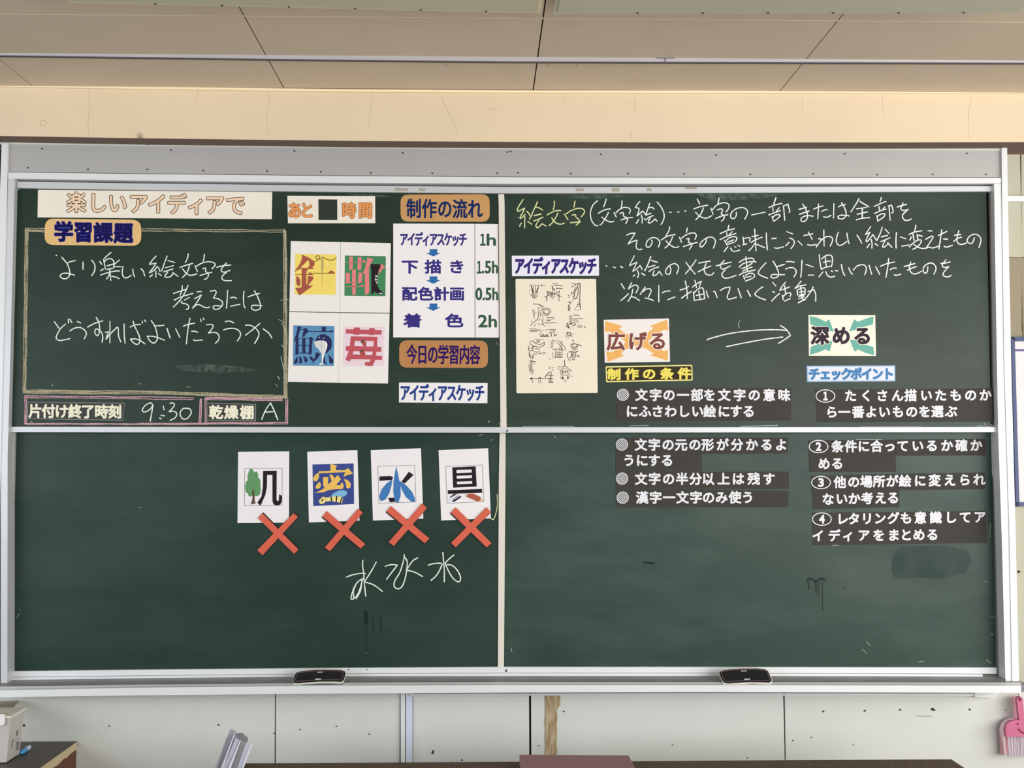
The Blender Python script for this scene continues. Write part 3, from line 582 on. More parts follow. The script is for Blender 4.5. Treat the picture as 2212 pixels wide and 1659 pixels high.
write(low, [((740,1180,8.193), '755,355 860,325 970,335* 880,450 780,585;1090,145 1090,200 1060,320 1010,470 930,600 910,690 940,740 1000,750 1060,700 1110,560 1140,380 1140,260 1090,180;1330,205 1240,260 1150,390;1145,425 1280,460 1415,535')], M_chalk, 'chalk water character with a drop-shaped middle', Y_LOW, 2.4)
write(low, [((740,1180,8.193), '1775,110 1790,300 1800,430 1800,630;1515,335 1620,305 1740,300;1970,155 1890,220 1820,290;1765,310 1710,440 1640,540 1565,605;1815,290 1870,430 1950,560 2040,630 2085,600 2080,520 2020,410 1940,340 1860,325')], M_chalk, 'chalk water character with a drop-shaped right leg', Y_LOW, 2.4)
write(low, [((940,960,7.06), '945,760 950,900 930,1040 890,1150;850,1130 890,1150')], M_chalky, 'short yellow chalk scribble', Y_LOW, 1.7)

def rough(parent, lines, material, label, Y, name='chalk_border'):
    b = MB(); fn = onY(Y-.0005); random.seed(11)
    for (x0, y0, x1, y1, w) in lines:
        n = max(3, int(math.hypot(x1-x0, y1-y0)/28)); k = max(2, int(w/2.2))
        for j in range(k):
            off = (j/(k-1)-.5)*(w-2.2) if k > 1 else 0
            L = math.hypot(x1-x0, y1-y0); nx, ny = -(y1-y0)/L, (x1-x0)/L
            a, e = random.uniform(-.01, .01), 1+random.uniform(-.012, .004)
            line = [(x0+(x1-x0)*(a+(e-a)*i/n)+nx*(off+random.uniform(-.8, .8)), y0+(y1-y0)*(a+(e-a)*i/n)+ny*(off+random.uniform(-.8, .8))) for i in range(n+1)]
            b.ribbon(line, random.uniform(1.6, 2.8), fn, .3, 5)
    return obj(name, b, material, parent, label=label)
rough(up, [(56, 495, 612, 499, 6), (58, 495, 53, 845, 8), (615, 497, 617, 858, 8), (52, 846, 350, 848, 8), (340, 848, 620, 857, 7), (60, 498, 130, 503, 3)], M_chalkb, 'beige chalk box outline', Y_UP)
rough(up, [(54, 857, 420, 861, 6), (55, 858, 55, 915, 5), (54, 915, 300, 916, 3.5), (300, 916, 620, 914, 4), (434, 862, 432, 914, 5), (444, 862, 445, 914, 6), (444, 861, 610, 863, 7), (619, 862, 620, 914, 6)], M_chalkp, 'pink chalk box outlines', Y_UP)
b = MB(); fn = onY(Y_UP-.0006)
for st in strokes('606,648 610,649;612,640 617,645 623,648;602,690 612,696 608,700;611,702 617,716;608,745 615,752;607,770 609,782;610,785 613,798;600,812 604,820;615,800 616,826;595,830 600,836;298,829 304,829;403,836 412,836;112,829 114,834;37,410 43,409;66,911 70,912;594,899 600,904;1054,912 1058,910;1078,914 1080,921;1130,921 1240,921;1360,920 1400,919;1600,921 1680,919;1860,922 1990,921;2110,920 2142,921;1072,740 1076,745;1490,400 1500,398;2126,915 2130,918;2138,916 2148,921;1118,470 1119,471;1598,693 1595,700 1597,708', lambda x, y: (x, y)):
    b.ribbon(st, 1.3, fn, .4, 5)
o = obj('chalk_tick', b, M_tick, up, label='small stray chalk marks'); o['kind'] = 'stuff'
b = MB(); fn = onY(Y_LOW-.0006)
for st in strokes('37,1334 42,1325;44,1318 43,1315;1034,941 1043,938;1060,952 1064,948;1197,942 1200,946;1806,934 1810,930;1850,949 1905,949;1798,1178 1812,1178;1872,1387 1880,1394;1863,1402 1872,1412;2127,1255 2134,1258;2140,1331 2146,1333;2140,1369 2146,1371;2140,1130 2138,1160;790,1411 791,1410;2130,1425 2140,1432;1104,1400 1106,1408;300,1096 304,1097;1107,1441 1400,1440;1420,1440 1600,1441;1985,1430 1995,1428', lambda x, y: (x, y)):
    b.ribbon(st, 1.2, fn, .4, 5)
o = obj('chalk_tick', b, M_tick, low, label='small stray chalk marks'); o['kind'] = 'stuff'
# dark wet stains with their own outline
fn = onY(Y_LOW-.0005)
for st, w in (('1744,1254 1752,1250 1762,1256 1772,1250 1783,1252', 5), ('1746,1256 1747,1272', 4), ('1762,1256 1763,1280', 3.4), ('1776,1256 1777,1318', 2.6), ('1768,1260 1768,1290', 2), ('790,1322 791,1345', 10), ('791,1345 792,1409', 2.2), ('805,1335 806,1362', 2.4), ('822,1335 823,1360', 3.4), ('1390,1215 1412,1217', 5), ('1822,1270 1826,1272', 4)):
    b = MB(); b.ribbon(strokes(st, lambda x, y: (x, y))[0], w, fn, .2, 8); obj('water_stain', b, M_stain, low, label='dark wet drip')
b = MB(); b.poly(pts('1930,1195 1950,1178 1990,1180 2040,1178 2092,1190 2100,1215 2085,1238 2030,1250 1975,1248 1930,1252 1925,1225'), fn)
obj('water_stain', b, M_patch, low, label='broad faint dark patch')
fn = onY(Y_UP-.0004)
for q in ('1210,420 1300,419 1360,424 1300,430 1230,428', '1500,419 1600,418 1690,420 1640,430 1540,434', '380,790 450,786 520,792 560,800 470,806 390,800', '740,418 800,419 850,424 790,428'):
    b = MB(); b.poly(pts(q), fn); obj('chalk_smear', b, M_smear, up, label='faint wiped chalk haze')

# ------------------------------------------------------------------ signs and cards on the board
def card(name, label, cat, quad, m, Y, t=.0016, radius=0, group=None, cr=None, prot=.0):
    q = [cr(*p) for p in quad] if cr else quad
    pl = rrect(q, radius) if radius else q
    b = MB(); b.prism(pl, onY(Y-t-prot), t)
    o = obj(name, b, m); tag(o, label, cat, group)
    return o
def lay(parent, name, m, Y, build, label=None):
    b = MB(); build(b, onY(Y)); return obj(name, b, m, parent, label=label)
def C1(): return crop(0, 380, 2.9625)
c1, c2, c3, c4, c5, c6, c7 = crop(0,380,2.9625), crop(600,400,3.1902), crop(1080,400,3.607), crop(1640,400,3.1906), crop(1280,820,4.809), crop(1720,820,4.148), crop(290,860,6.32)
T = .0016
YU1 = Y_UP - T; YL1 = Y_LOW - T
BROWN = ink((120, 84, 60))

o = card('title_sign', 'long white paper sign with beige outlined lettering at the top left', 'sign', [(82,410),(588,415),(587,473.5),(81,469.5)], M_paper2, Y_UP)
xs_ = [165, 211, 254, 299, 339.5, 381.5, 424, 464, 509]
lay(o, 'lettering_outline', ink((96, 62, 42)), YU1-.0004, lambda b, f: chars(b, '楽しいアイディアで', xs_, 437, 443, 43, 46, 2.2, f))
lay(o, 'lettering', ink((240, 212, 182)), YU1-.0008, lambda b, f: chars(b, '楽しいアイディアで', xs_, 437, 443, 43, 46, .8, f))

o = card('rounded_label', 'tan rounded label with navy characters on the corner of the chalk box', 'sign', [(97,472),(305,475),(305,531),(96,529)], mat('label_tan_light', (228, 186, 122), .5, 0, .04, 9), Y_UP, radius=20, prot=.0012)
lay(o, 'lettering_outline', ink((60, 80, 200)), YU1-.0016, lambda b, f: chars(b, '学習課題', [137.5,180,222.8,266.5], 500, 503, 42, 45, 2.3, f))
lay(o, 'lettering', ink((22, 12, 88)), YU1-.0020, lambda b, f: chars(b, '学習課題', [137.5,180,222.8,266.5], 500, 503, 42, 45, 1.4, f))

o = card('hours_left_sign', 'cream paper sign with orange characters around a dark square', 'sign', [(620.7,422.9),(810.3,423.6),(810.6,482.2),(622,482.4)], M_paper2, Y_UP)
lay(o, 'lettering_outline', ink((128, 72, 34)), YU1-.0004, lambda b, f: chars(b, 'あと時間', [636.5,663,753.8,789.5], 454, 454, 31, 36, 1.9, f))
lay(o, 'lettering', ink((232, 156, 92)), YU1-.0008, lambda b, f: chars(b, 'あと時間', [636.5,663,753.8,789.5], 454, 454, 31, 36, 1.0, f))
lay(o, 'square_window', mat('square_dark_green', (22, 38, 28), .6), YU1-.0004, lambda b, f: b.poly([(687.8,430.4),(728.5,431),(728.6,475.5),(688,475.2)], f), label='dark green square where the number goes')

o = card('rounded_label', 'tan rounded label with dark blue lettering above the flow chart', 'sign', [(865,420.5),(1057.5,419.5),(1057.8,479),(865.5,478.6)], mat('label_tan', (198, 150, 92), .5, 0, .06, 9), Y_UP, radius=17)
lay(o, 'lettering', ink((18, 44, 104)), YU1-.0004, lambda b, f: chars(b, '制作の流れ', [894,927.6,961,993.4,1026.3], 450, 451, 33, 44, .9, f))
o = card('rounded_label', 'darker brown rounded label with purple-navy lettering below the flow chart', 'sign', [(862.5,735.3),(1053.6,735.8),(1054.2,795),(862.3,794)], mat('label_brown', (184, 126, 70), .5, 0, .06, 9), Y_UP, radius=17)
lay(o, 'lettering', ink((48, 20, 104)), YU1-.0004, lambda b, f: chars(b, '今日の学習内容', [889.5,1026], 765, 766, 23.5, 44, .8, f))
o = card('flow_chart_sheet', 'white flow chart sheet with purple characters and three blue arrows', 'sheet', [(849.5,483),(1025.2,483.4),(1025.6,729),(849.4,728.8)], M_white, Y_UP)
PUR = ink((64, 54, 142))
for fl in (lambda b, f: chars(b, 'アイディアスケッチ', [872.5,1000], 516.5, 516.8, 18.5, 31, .9, f),
    lambda b, f: chars(b, '下描き', [885.5,935.6,986.5], 576, 576, 37, 31, 1.1, f),
    lambda b, f: chars(b, '配色計画', [884.6,919.3,953.6,987.2], 634.5, 634.5, 34, 31, 1.1, f),
    lambda b, f: chars(b, '着色', [891.5,981.2], 692.5, 692.5, 41, 31, 1.1, f)):
    lay(o, 'lettering', PUR, YU1-.0004, fl)
for cy in (538, 597, 655.5):
    lay(o, 'arrow', ink((52, 118, 192)), YU1-.0004, lambda b, f: b.poly([(928,cy),(944.6,cy),(944.6,cy+8.2),(952,cy+8.2),(936,cy+16),(919.8,cy+8.2),(928,cy+8.2)], f))
o = card('hours_sheet', 'narrow white sheet of green hour figures beside the flow chart', 'sheet', [(1026.4,483.4),(1076,484),(1077.8,729.2),(1027,729)], M_white, Y_UP)
for t, x0, x1, y0, y1 in (('h',1052,1070.5,505.5,530),('１',1038,1048,505.5,530),('１',1031,1039.5,564.5,590),('.5h',1041.5,1075.2,564.5,590),('0.5h',1028,1075.4,622,648),('2h',1033.6,1072.6,680.5,706.5)):
    lay(o, 'lettering', ink((62, 98, 74)), YU1-.0004, lambda b, f: fit(b, t, (x0, y0, x1, y1), .9, f))
o = card('title_strip', 'white strip with blue katakana below the brown rounded label', 'sign', [(862,826.3),(1053.3,827.2),(1052.8,871),(861.8,869.4)], M_white, Y_UP)
lay(o, 'lettering', ink((44, 72, 152)), YU1-.0004, lambda b, f: chars(b, 'アイディアスケッチ', [875,1036], 848, 848.5, 22.5, 38, 1.1, f))
o = card('title_strip', 'white strip with bold purple katakana above the sketch sheet', 'sign', [(1105.5,552.4),(1293.6,552),(1294,595.6),(1106,596.6)], mat('paper_lilac', (232, 230, 244), .7), Y_UP)
lay(o, 'lettering', ink((62, 46, 132)), YU1-.0004, lambda b, f: chars(b, 'アイディアスケッチ', [1122,1278], 574, 574, 22, 38, 1.5, f, shear=.06))

# picture kanji cards (upper left block of four)
G4 = 'four picture-character cards in a block'
cards4 = [
 ('card showing a red needle character on yellow', [(628.2,520.7),(735.2,522.8),(733.9,674.6),(625,672.4)]),
 ('card showing a pink shoe character with a black boot on green', [(735.8,522.8),(844.2,525.3),(841.7,675.6),(734.4,674.7)]),
 ('card showing a navy whale character on blue', [(624.8,674),(733.9,676),(731.5,826.8),(621.9,824.8)]),
 ('card showing a red strawberry character on pale pink', [(734.3,676.2),(841.5,677.2),(838.1,828.4),(731.9,827)])]
cd = [card('picture_card', 'white '+lb, 'card', q, M_white if 0 else mat('paper_card', (236, 232, 228), .7, 0, .02, 6), Y_UP, group=G4) for lb, q in cards4]
def shp(parent, name, c, layer, cr, polys=(), rib=(), Yb=YU1, label=None):
    b = MB(); f = onY(Yb-.0003*layer)
    for p in polys: b.poly(pts(p, cr), f)
    for st, w in rib:
        for l in strokes(st, cr): b.ribbon(l, w, f)
    return obj(name, b, ink(c), parent, label=label)
k = crop(630,540,15.8); A = cd[0]
shp(A, 'picture_ground', (244,218,112), 1, k, ['125,135 1530,150 1500,1530 100,1515'])
shp(A, 'thread', (132,106,20), 2, k, [], [('775,385 830,380 900,330 960,255 920,195 840,215 835,285 900,320 1000,300', 1.6), ('1055,270 1120,270 1200,320 1340,350 1440,325 1525,265', 1.6), ('120,840 360,842', 1.3), ('500,845 740,848', 1.3), ('735,793 1460,797', 1.5), ('290,630 750,640', 1.2)])
shp(A, 'picture', (186,98,80), 3, k, ['355,155 590,265 770,390 790,480 760,550 700,580 750,640 570,640 555,680 505,720 500,1165 545,1165 555,890 640,890 725,915 760,955 560,1215 740,1215 265,1555 120,1295 340,1280 345,650 290,640 80,755 200,600 300,440 350,280',
    '150,890 240,930 290,1010 300,1120 290,1200 240,1240 180,1190 150,1080 165,980', '565,848 580,790 610,760 680,785 740,848', '1240,797 1310,705 1350,700 1410,720 1480,797'])
shp(A, 'picture_gap', (244,218,112), 4, k, ['300,605 575,330 600,450 610,540 570,570 545,615', '505,870 560,875 540,1050 525,1165 500,1165'])
shp(A, 'needle', (206,190,124), 4, k, ['1020,240 1045,205 1080,240 1085,620 1060,720 1050,1100 1045,1380 1040,1100 1030,720 1015,620'])
k = crop(736,540,15.08); A = cd[1]
shp(A, 'picture_ground', (78,150,104), 1, k, ['135,180 1470,205 1455,1505 120,1490'])
shp(A, 'picture', (230,132,132), 2, k, ['285,210 395,220 390,620 280,655', '560,230 685,235 665,640 540,655', '680,410 760,320 835,420', '370,640 490,635 490,1440 380,1475 370,1200', '165,760 195,735 300,760 290,1080 170,1100', '580,735 700,740 690,1060 560,1090', '600,1190 710,1120 770,1195',
    '870,240 1065,300 980,440 920,600 925,1400 790,1465 785,760 710,780 790,600 840,420', '1300,470 1330,460 1460,550 1370,610 1220,800 1250,620'], [('150,400 830,405', 1.0), ('150,1190 770,1190', 1.0), ('290,1060 690,1060', 1.0)])
shp(A, 'boot', (44,34,38), 3, k, ['975,460 1295,460 1290,600 1245,620 1210,800 1175,1000 1190,1150 1260,1290 1415,1415 1350,1455 1240,1440 1090,1355 1055,1400 1045,1450 1000,1450 995,620 975,600'])
shp(A, 'boot_lace', (238,234,230), 4, k, [], [('1125,825 1190,880', 1.5), ('1190,825 1140,885', 1.5), ('1115,935 1185,985', 1.5), ('1185,945 1125,990', 1.5), ('1150,1040 1190,1060 1170,1085', 1.5), ('1250,1410 1360,1415', 1.6)])
k = crop(625,695,15.8); A = cd[2]
NV = (62,62,112)
shp(A, 'picture_ground', (104,162,208), 1, k, ['135,125 1540,140 1520,1510 120,1495'])
shp(A, 'picture', (46,50,100), 2, k, ['270,150 440,185 390,220 300,500 310,560 700,545 710,520 760,515 820,590 790,640 760,1100 670,1130 670,1090 310,1085 300,1110 205,1135 215,650 160,680 230,420 280,230',
    '490,240 580,205 660,320 1110,320 1105,170 1255,190 1240,320 1390,315 1440,280 1530,355 660,345 600,380 510,500 430,530 470,370 490,280 395,265 395,245',
    '270,1180 285,1200 285,1380 220,1445 150,1400 180,1330', '335,1170 400,1210 440,1310 430,1400 380,1435 330,1400 345,1300', '450,1160 560,1200 625,1290 610,1370 560,1385 515,1350 510,1270',
    '680,1165 770,1200 830,1285 880,1210 905,1040 1065,1090 960,1260 765,1435 800,1350 720,1290', '1300,1110 1410,1190 1505,1310 1490,1410 1440,1435 1390,1420 1360,1360 1355,1220',
    '865,660 960,500 1090,425 1200,425 1340,490 1440,620 1455,780 1420,920 1300,1050 1220,1110 1215,1250 1240,1400 1295,1465 1220,1455 1150,1370 1170,1200 1230,1050 1290,850 1290,720 1200,650 1050,635'])
shp(A, 'picture_gap', (104,162,208), 3, k, ['320,575 440,575 440,790 320,790', '320,825 440,825 440,1055 320,1055', '550,575 680,575 680,790 550,790', '550,825 665,825 665,1055 550,1055'])
shp(A, 'whale_belly', (240,240,240), 4, k, ['850,680 1000,645 1180,645 1270,690 1300,780 1280,900 1230,1040 1160,1260 1140,1460 1110,1460 1105,1100 1000,930 880,820', '990,545 1030,515 1055,550', '1145,575 1190,540 1210,575', '1020,1450 1060,1400 1200,1470 1020,1470'])
shp(A, 'whale_stripe', (130,132,130), 5, k, [], [('915,685 920,810', .8), ('980,670 985,880', .8), ('1045,660 1048,940', .8), ('1100,660 1100,1060', .8), ('1155,660 1150,1150', .8), ('1215,680 1210,1000', .8)])
k = crop(734,695,15.8); A = cd[3]
shp(A, 'picture_ground', (234,212,222), 1, k, ['130,160 1520,180 1500,1525 95,1510'])
shp(A, 'picture', (212,96,108), 2, k, ['210,255 470,260 480,195 700,200 675,265 1000,275 1005,215 1200,220 1185,280 1435,290 1420,440 1175,440 1170,455 1000,455 1000,435 670,420 665,450 475,445 465,410 205,405',
    '375,495 1285,515 1270,850 1420,860 1415,1030 1250,1025 1235,1155 1450,1165 1440,1305 1210,1300 1130,1500 1000,1515 845,1480 880,1360 1000,1375 1060,1290 380,1280 345,1360 190,1300 260,1130 300,1000 205,990 210,830 340,830'])
shp(A, 'picture_gap', (234,212,222), 3, k, ['520,655 1165,660 1145,845 495,830', '470,1005 1120,1025 1105,1140 440,1110'])
shp(A, 'strawberry', (196,86,84), 4, k, ['720,690 760,660 900,680 905,800 870,850 830,840 780,790', '680,1040 740,990 850,1020 875,1100 850,1150 760,1160 710,1120'])
shp(A, 'strawberry_leaf', (108,92,72), 5, k, ['710,720 740,630 830,615 860,640 800,680 740,730', '670,1050 700,970 780,950 820,1000 750,1030 700,1060'])

# lower cards with crosses
GL4 = 'four picture cards marked wrong on the lower panel'
defs = [
 ('white card of a green tree beside a black character, first from the left', crop(505,965,6.913), [(65,76),(828,70),(824,1134),(55,1139)], '427,993 362,1065 900,1600 965,1535', '890,995 960,1045 430,1620 350,1545'),
 ('white card of a yellow character above a bee on blue', crop(655,960,6.913), [(60,110),(808,84),(840,1138),(85,1165)], '350,995 288,1078 858,1555 928,1490', '820,958 890,1020 400,1595 322,1540'),
 ('white card of a water character made of three blue drops', crop(790,955,6.913), [(75,120),(825,92),(860,1142),(108,1172)], '375,955 310,1035 882,1510 950,1440', '840,915 914,985 420,1550 342,1495'),
 ('white card of a black character above an eraser and pencil', crop(940,960,7.06), [(52,88),(808,58),(850,1128),(92,1160)], '313,960 240,1040 785,1570 860,1505', '785,958 850,1035 312,1570 243,1500')]
crosslab = ['orange-red cross magnet below the tree card', 'orange-red cross magnet below the bee card', 'orange-red cross magnet over the blue drops card, right of the bee card', 'orange-red cross magnet nearest the centre strip']
LC = []
M_cross = mat('cross_orange_red', (216, 92, 66), .5, 0, .05, 12)
for i, (lb, k, q, b1, b2) in enumerate(defs):
    LC.append(card('picture_card', lb, 'card', q, M_white, Y_LOW, group=GL4, cr=k))
    cc = k(*[sum(p[j] for p in pts(b1))/4 for j in (0, 1)])
    t = thing('cross_magnet', crosslab[i], 'magnet', P(cc[0], cc[1]+45, Y_LOW-.004), 'orange-red cross magnets')
    off = (0, -2.2, 0, 0)[i] if i == 0 else 2.4
    ox = 1.6 if i == 0 else (-1.5)
    oy = -2.0 if i == 0 else 2.2
    b = MB()
    for s in (b1, b2): b.prism([(x+ox, y+oy) for x, y in pts(s, k)], onY(Y_LOW-.0042-(.0003 if s is b2 else 0)), .002)
    obj('magnet_backing', b, M_black, t, label='black magnet backing')
    b = MB()
    for s in (b1, b2): b.prism(pts(s, k), onY(Y_LOW-.0066-(.0004 if s is b2 else 0)), .0024)
    obj('cross_face', b, M_cross, t)
BK = (44,34,42)
k = defs[0][1]; A = LC[0]
shp(A, 'picture_frame', (110,108,112), 1, k, [], [('165,325* 723,320* 720,878* 160,882* 165,325', .8)], YL1)
shp(A, 'tree_crown', (112,168,114), 2, k, ['262,326 290,350 305,385 340,368 362,400 366,462 395,490 398,560 402,650 390,710 350,740 320,735 250,745 222,735 212,700 180,680 168,600 180,530 208,500 205,430 225,370 240,335'], (), YL1)
shp(A, 'tree_trunk', (104,82,70), 3, k, ['283,735 272,690 285,640 300,680 310,730 312,800 328,855 296,845 290,875 280,850 250,862 272,810'], [('285,690 265,650', .7), ('300,690 322,640', .7), ('290,680 292,610', .8)], YL1)
shp(A, 'picture', BK, 3, k, ['438,360 641,357 638,790 650,812 672,805 678,710 719,732 716,820 690,868 640,876 600,866 578,820 578,420 497,420 494,600 470,720 400,880 352,836 415,740 435,600'], (), YL1)
k = defs[1][1]; A = LC[1]
shp(A, 'picture_ground', (68,84,158), 1, k, ['138,300 753,283 760,890 150,922'], (), YL1)
shp(A, 'picture', (236,192,96), 2, k, ['408,290 510,320 485,345 490,385 620,385 670,352 745,440 665,455 600,485 625,415 235,430 230,400 405,395', '235,420 235,500 200,550 160,550 145,510 180,450', '245,555 268,600 250,650 205,668 182,640 200,600', '605,515 660,530 710,580 705,640 675,660 645,650 640,590',
    '295,490 375,485 370,600 425,550 390,450 430,450 470,505 515,455 565,520 490,605 550,610 580,560 608,620 590,665 450,672 385,680 300,715 170,725 240,695 320,650 300,620'], (), YL1)
shp(A, 'bee_body', (240,220,140), 3, k, ['232,840 290,780 330,790 350,840 300,885 250,890', '330,795 400,785 480,770 560,770 590,800 580,880 500,860 400,845 330,855'], (), YL1)
shp(A, 'bee_wing', (126,182,220), 4, k, ['400,785 460,720 540,688 600,683 645,700 660,735 620,775 570,785 500,770'], (), YL1)
shp(A, 'bee_stripe', (26,24,40), 5, k, ['405,780 425,782 435,850 420,850', '490,770 510,770 500,862 485,858', '570,790 585,795 560,880 545,878', '270,840 290,810 300,820 285,855'], (), YL1)
k = defs[2][1]; A = LC[2]
shp(A, 'picture_frame', (96,92,100), 1, k, [], [('182,362* 732,345* 750,893* 198,915* 182,362', .8)], YL1)
shp(A, 'picture', BK, 2, k, ['205,512 370,506 412,525 385,568 206,578', '645,442 715,490 580,620 535,590', '336,832 425,828 448,890 362,900'], (), YL1)
shp(A, 'water_drop', (74,136,204), 3, k, ['398,555 385,650 350,770 300,850 245,882 208,860 204,800 240,700 310,620', '455,360 480,470 500,570 520,650 522,800 490,900 460,902 430,860 412,740 418,580 440,450', '500,575 600,640 690,740 735,840 735,890 685,892 600,820 545,720 518,640'], (), YL1)
k = defs[3][1]; A = LC[3]
shp(A, 'picture_frame', (96,92,100), 1, k, [], [('160,335* 722,315* 742,872* 182,898* 160,335', .8)], YL1)
shp(A, 'picture', BK, 2, k, ['262,350 618,334 634,642 275,660', '192,698 715,678 718,738 195,755'], (), YL1)
shp(A, 'picture_gap', (238,234,236), 3, k, ['325,390 556,382 558,428 328,438', '328,480 560,470 562,512 331,522', '332,570 564,560 566,598 335,608'], (), YL1)
shp(A, 'eraser_drawing', (228,228,236), 3, k, ['205,830 330,755 400,770 400,800 270,880 215,880'], (), YL1)
shp(A, 'eraser_band', (44,40,72), 4, k, ['225,800 290,755 345,752 235,812', '262,855 385,785 402,802 278,882'], [('280,828 300,812', 1.2), ('310,812 325,800', 1.2), ('335,798 362,780', 1.2)], YL1)
shp(A, 'pencil_drawing', (196,104,82), 3, k, ['500,752 575,748 690,800 700,860 640,870 470,795 455,765'], (), YL1)
shp(A, 'pencil_tip', (226,196,176), 4, k, ['695,800 742,872 655,872 690,850', '455,760 490,752 495,775 475,792'], (), YL1)

# two arrow cards
k = crop(1295,680,10.533)
o = card('arrow_card', 'white card with orange arrows spreading out and brown lettering', 'card', [(95,115),(1580,83),(1605,1068),(120,1092)], mat('paper_offwhite', (238, 230, 226), .7), Y_UP, cr=k, group='two arrow cards')
shp(o, 'arrow', (238,180,104), 1, k, ['138,140 540,265 440,310 560,410 700,470 850,500 1000,460 1120,390 1240,295 1140,260 1538,110 1565,355 1460,335 1380,400 1200,520 1100,600 1200,710 1400,790 1460,830 1560,800 1550,1045 1140,915 1240,885 1100,790 900,700 750,715 600,790 480,895 570,925 190,1070 155,830 270,850 420,780 560,680 590,610 500,540 300,430 230,375 120,390'])
lay(o, 'lettering_halo', ink((244, 236, 224)), YU1-.0006, lambda b, f: chars(b, '広げる', [374,862,1322], 602, 592, 41, 41, 3.2, f, k))
lay(o, 'lettering', ink((146, 84, 78)), YU1-.0010, lambda b, f: chars(b, '広げる', [374,862,1322], 602, 592, 41, 41, 1.4, f, k))
k = crop(1735,670,10.367)
o = card('arrow_card', 'cream card with teal arrows pointing inward and black lettering', 'card', [(118,105),(1614,110),(1632,1025),(128,1022)], mat('paper_cream', (240, 234, 218), .7), Y_UP, cr=k, group='two arrow cards')
shp(o, 'arrow', (124,196,180), 1, k, ['148,135 280,155 420,215 500,260 582,205 685,480 480,450 330,380 160,315'])
shp(o, 'arrow', (124,196,180), 1, k, ['1575,140 1420,185 1225,260 1142,205 1028,478 1180,440 1400,360 1565,320'])
shp(o, 'arrow', (124,196,180), 1, k, ['150,1000 170,820 330,760 540,660 655,700 590,930 508,875 330,950'])
shp(o, 'arrow', (124,196,180), 1, k, ['1590,1005 1570,825 1400,770 1200,670 1045,665 1150,930 1230,880 1400,960'])
lay(o, 'lettering_halo', ink((246, 240, 228)), YU1-.0006, lambda b, f: chars(b, '深める', [378,855,1328], 565, 570, 41, 41, 3.2, f, k))
lay(o, 'lettering', ink((66, 52, 64)), YU1-.0010, lambda b, f: chars(b, '深める', [378,855,1328], 565, 570, 41, 41, 1.8, f, k))
k = crop(1295,680,10.533)
o = card('heading_strip', 'dark strip with yellow border and yellow characters', 'sign', [(140,1170),(2110,1138),(2122,1495),(150,1535)], mat('strip_yellow_edge', (240, 228, 140), .6), Y_UP, radius=3, cr=k)
lay(o, 'strip_field', ink((66, 56, 44)), YU1-.0004, lambda b, f: b.poly(rrect([k(165,1200), k(2088,1165), k(2095,1470), k(178,1505)], 3), f))
lay(o, 'lettering', ink((238, 222, 102)), YU1-.0008, lambda b, f: chars(b, '制作の条件', [332,735,1130,1535,1935], 1352, 1332, 30, 25.5, 1.25, f, k))
k = crop(1735,670,10.367)
o = card('heading_strip', 'pale blue strip with bold blue katakana', 'sign', [(76,1245),(2062,1238),(2064,1595),(88,1608)], mat('strip_blue_edge', (150, 184, 220), .6), Y_UP, cr=k)
lay(o, 'strip_field', ink((226, 228, 240)), YU1-.0004, lambda b, f: b.poly(rrect([k(112,1272), k(2035,1262), k(2040,1570), k(118,1578)], 3), f))
lay(o, 'lettering', ink((84, 146, 204)), YU1-.0008, lambda b, f: chars(b, 'チェックポイント', [250,495,735,970,1190,1425,1665,1905], 1428, 1425, 25, 27, 1.6, f, k))

